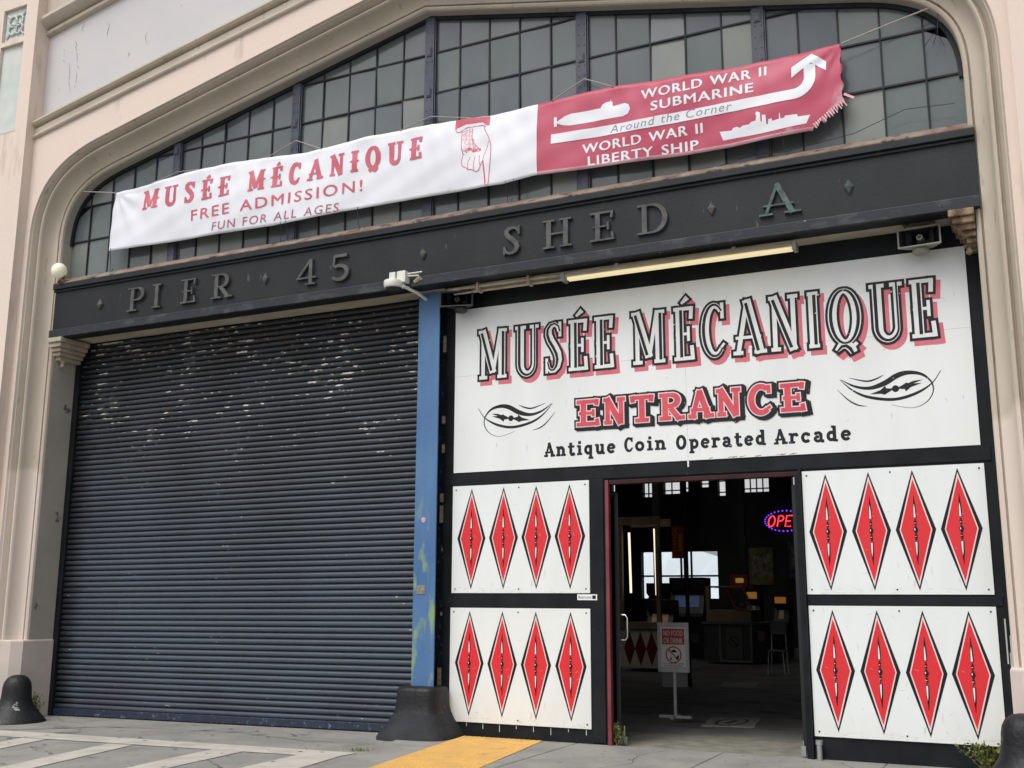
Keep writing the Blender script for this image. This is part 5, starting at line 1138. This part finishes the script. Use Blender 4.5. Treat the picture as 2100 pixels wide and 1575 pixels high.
machine(-9.95, -9.3, 17.5, 18.3, 1.95, 'lower dark arcade machine left of the window silhouette, behind the cabinet', None)
machine(-8.95, -8.3, 14.6, 15.3, 1.5, 'low dark arcade machine beside the display cabinet', None)
machine(-7.30, -6.95, 17.8, 18.5, 1.75, 'dark arcade machine with an orange lit marquee behind the crane game', M('orange_lit', (.5, .25, .05), .5, emit=(1, .45, .1), es=.12))
machine(-6.52, -6.15, 17.6, 18.3, 1.62, 'dark arcade machine with a glowing amber face beside the crane game', M('amber_lit', (.5, .2, .03), .5, emit=(1, .38, .06), es=.12))
for x0, x1, z0, z1, cl_, lb in ((-8.9, -8.1, 2.0, 3.2, (.30, .24, .06), 'dim yellowish poster on the back wall right of the far window'), (-7.6, -6.9, 2.2, 3.4, (.10, .13, .26), 'dim bluish poster on the back wall above the crane game'), (-6.5, -5.7, 2.0, 3.1, (.25, .20, .12), 'dim tan poster on the back wall above the amber machine')):
    q = MB(); q.box(x0, x1, 24.93, 24.98, z0, z1); q.box(x0+.1, x1-.1, 24.92, 24.929, z0+.3, z1-.15, 1); tag(q.build('wall_poster', [M('poster_'+lb[4:10].strip(), cl_, .6, col2=tuple(v*.4 for v in cl_), vs=5), M('poster_inner', (.05, .05, .05), .6, col2=(.35, .3, .2), vs=7)], loc=((x0+x1)/2, 24.95, z0)), lb, 'poster', 'posters on the back wall')
def stool():
    t_ = empty('metal_chair', (-5.2, 12.2, 0), 'thin grey metal chair right of the counter', 'chair')
    b = MB(); b.box(-5.38, -5.05, 12.0, 12.35, .46, .49); b.build('seat', M('chair_grey', (.12, .12, .125), .5), t_, bevel=.008)
    b = MB(); b.box(-5.38, -5.05, 12.34, 12.37, .80, 1.08); b.build('backrest', M('chair_grey', (.12, .12, .125), .5), t_, bevel=.008)
    for x, y, zt in ((-5.36, 12.02, .458), (-5.07, 12.02, .458), (-5.36, 12.355, .80), (-5.07, 12.355, .80)):
        b = MB(); b.tube([(x+(.03 if x > -5.2 else -.03), y, .0), (x, y, zt)], .012, 6); b.build('leg', m_alu, t_)
stool()
# hanging CHANGE sign on its pole
t_ = empty('hanging_sign', (-5.98, 8.0, 2.24), 'vertical red CHANGE sign hanging on a dark pole inside', 'sign')
b = MB(); b.box(-6.10, -5.87, 8.0, 8.03, 2.24, 2.82); b.build('board', M('change_red', (.50, .07, .035), .6, col2=(.42, .05, .025), vs=5), t_)
vs, fs, w = font_mesh('CHANGE', bold=.01); ik = Ink(lambda x, z, d: (x, 8.0-d, z), .003)
ik.put([(-6.0-.085*y, 2.27+.52*x/w) for x, y in vs], fs, 0); ik.poly([(-5.975, 2.36), (-5.90, 2.36), (-5.90, 2.68), (-5.975, 2.68)], 1); ik.mb.build('lettering', [M('change_yellow', (.75, .35, .10), .6), M('change_orange', (.75, .36, .05), .6)], t_)
b = MB(); b.tube([(-5.85, 8.06, 0), (-5.85, 8.06, 5.5)], .035, 10); tag(b.build('pole', M('dark_pole', (.015, .015, .017), .5), loc=(-5.85, 8.06, 0)), 'dark vertical pole carrying the red CHANGE sign', 'pole')
# OPEN neon
t_ = empty('neon_sign', (-3.6, 6.0, 2.45), 'glowing red OPEN neon sign in a blue dotted oval, inside the doorway', 'neon sign')
b = MB(); b.box(-4.0, -3.05, 6.06, 6.09, 2.42, 2.98); b.build('backing', m_dark, t_)
mr = M('neon_red', (.6, .05, .05), .4, emit=(1, .045, .06), es=1.6); mbl = M('neon_blue', (.1, .1, .6), .4, emit=(.16, .06, 1), es=1.2)
def npt(px, pz, ch_x): return (ch_x+px*.135+.035*pz, 6.0, 2.63+pz*.165)
for cx, strokes in ((-3.90, [el(.42, .5, .36, .5, 0, 360, 16)]), (-3.765, [[(.15, 0), (.15, 1)]+el(.4, .76, .33, .25, 90, -90, 8)+[(.15, .5)]]), (-3.635, [[(.75, 1), (.1, 1), (.1, 0), (.75, 0)], [(.1, .5), (.6, .5)]]), (-3.50, [[(.1, 0), (.1, 1), (.75, 0), (.75, 1)]])):
    b = MB()
    for s_ in strokes: b.tube([npt(px, pz, cx) for px, pz in s_], .010, 6)
    b.build('neon_letter', mr, t_, smooth=60)
b = MB()
for k in range(30):
    a = 2*pi*k/30; b.tube([(-3.62+.31*cos(a)-.008, 6.0, 2.715+.15*sin(a)), (-3.62+.31*cos(a)+.008, 6.0, 2.715+.165*sin(a))], .011, 6)
b.build('neon_border', mbl, t_)

# ------------------------------------------------------------------ beyond the far windows
b = MB(); b.add([(-900, 25.4, -3.2), (600, 25.4, -3.2), (600, 2600, -3.2), (-900, 2600, -3.2)], [(0, 1, 2, 3)]); struct(b.build('bay_water', M('bay_water', (.30, .36, .39), .35, bump=.2, bs=.5)))
b = MB(); vs = []; N = 60
for i in range(N+1):
    x = -1500+1900*i/N
    hh = 25+70*math.exp(-((x+560)/170)**2)+45*math.exp(-((x+960)/120)**2)+6*sin(x*.03)
    vs += [(x, 1500, -4), (x, 1620, hh), (x, 1900, -4)]
b.add(vs, [(3*i+k, 3*i+3+k, 3*i+4+k, 3*i+1+k) for i in range(N) for k in (0, 1)]); struct(b.build('hills', M('hazy_hills', (.50, .56, .60), .9, col2=(.45, .51, .55), vs=.01)))  # air haze is put into the pale hill colour
def boat(x, y, L_, label):
    t_ = empty('sailboat', (x, y, -3.2), label, 'boat', 'boats moored beyond the far window')
    b = MB(); b.prism([(x-L_*.5, -3.2), (x+L_*.42, -3.2), (x+L_*.55, -2.3), (x-L_*.5, -2.4)], 'y', y-1, y+1); b.build('hull', M('boat_white', (.7, .7, .7), .4), t_)
    b = MB(); b.box(x-L_*.25, x+L_*.15, y-.7, y+.7, -2.35, -1.6); b.build('cabin', M('boat_white', (.7, .7, .7), .4), t_)
    b = MB(); b.tube([(x, y, -2.3), (x, y, 3.2)], .07, 6); b.build('mast', m_galv, t_)
boat(-38, 110, 9, 'white moored boat seen through the far window, left of the pole'); boat(-31.5, 105, 8, 'white moored boat seen through the far window, right of the dark machine')
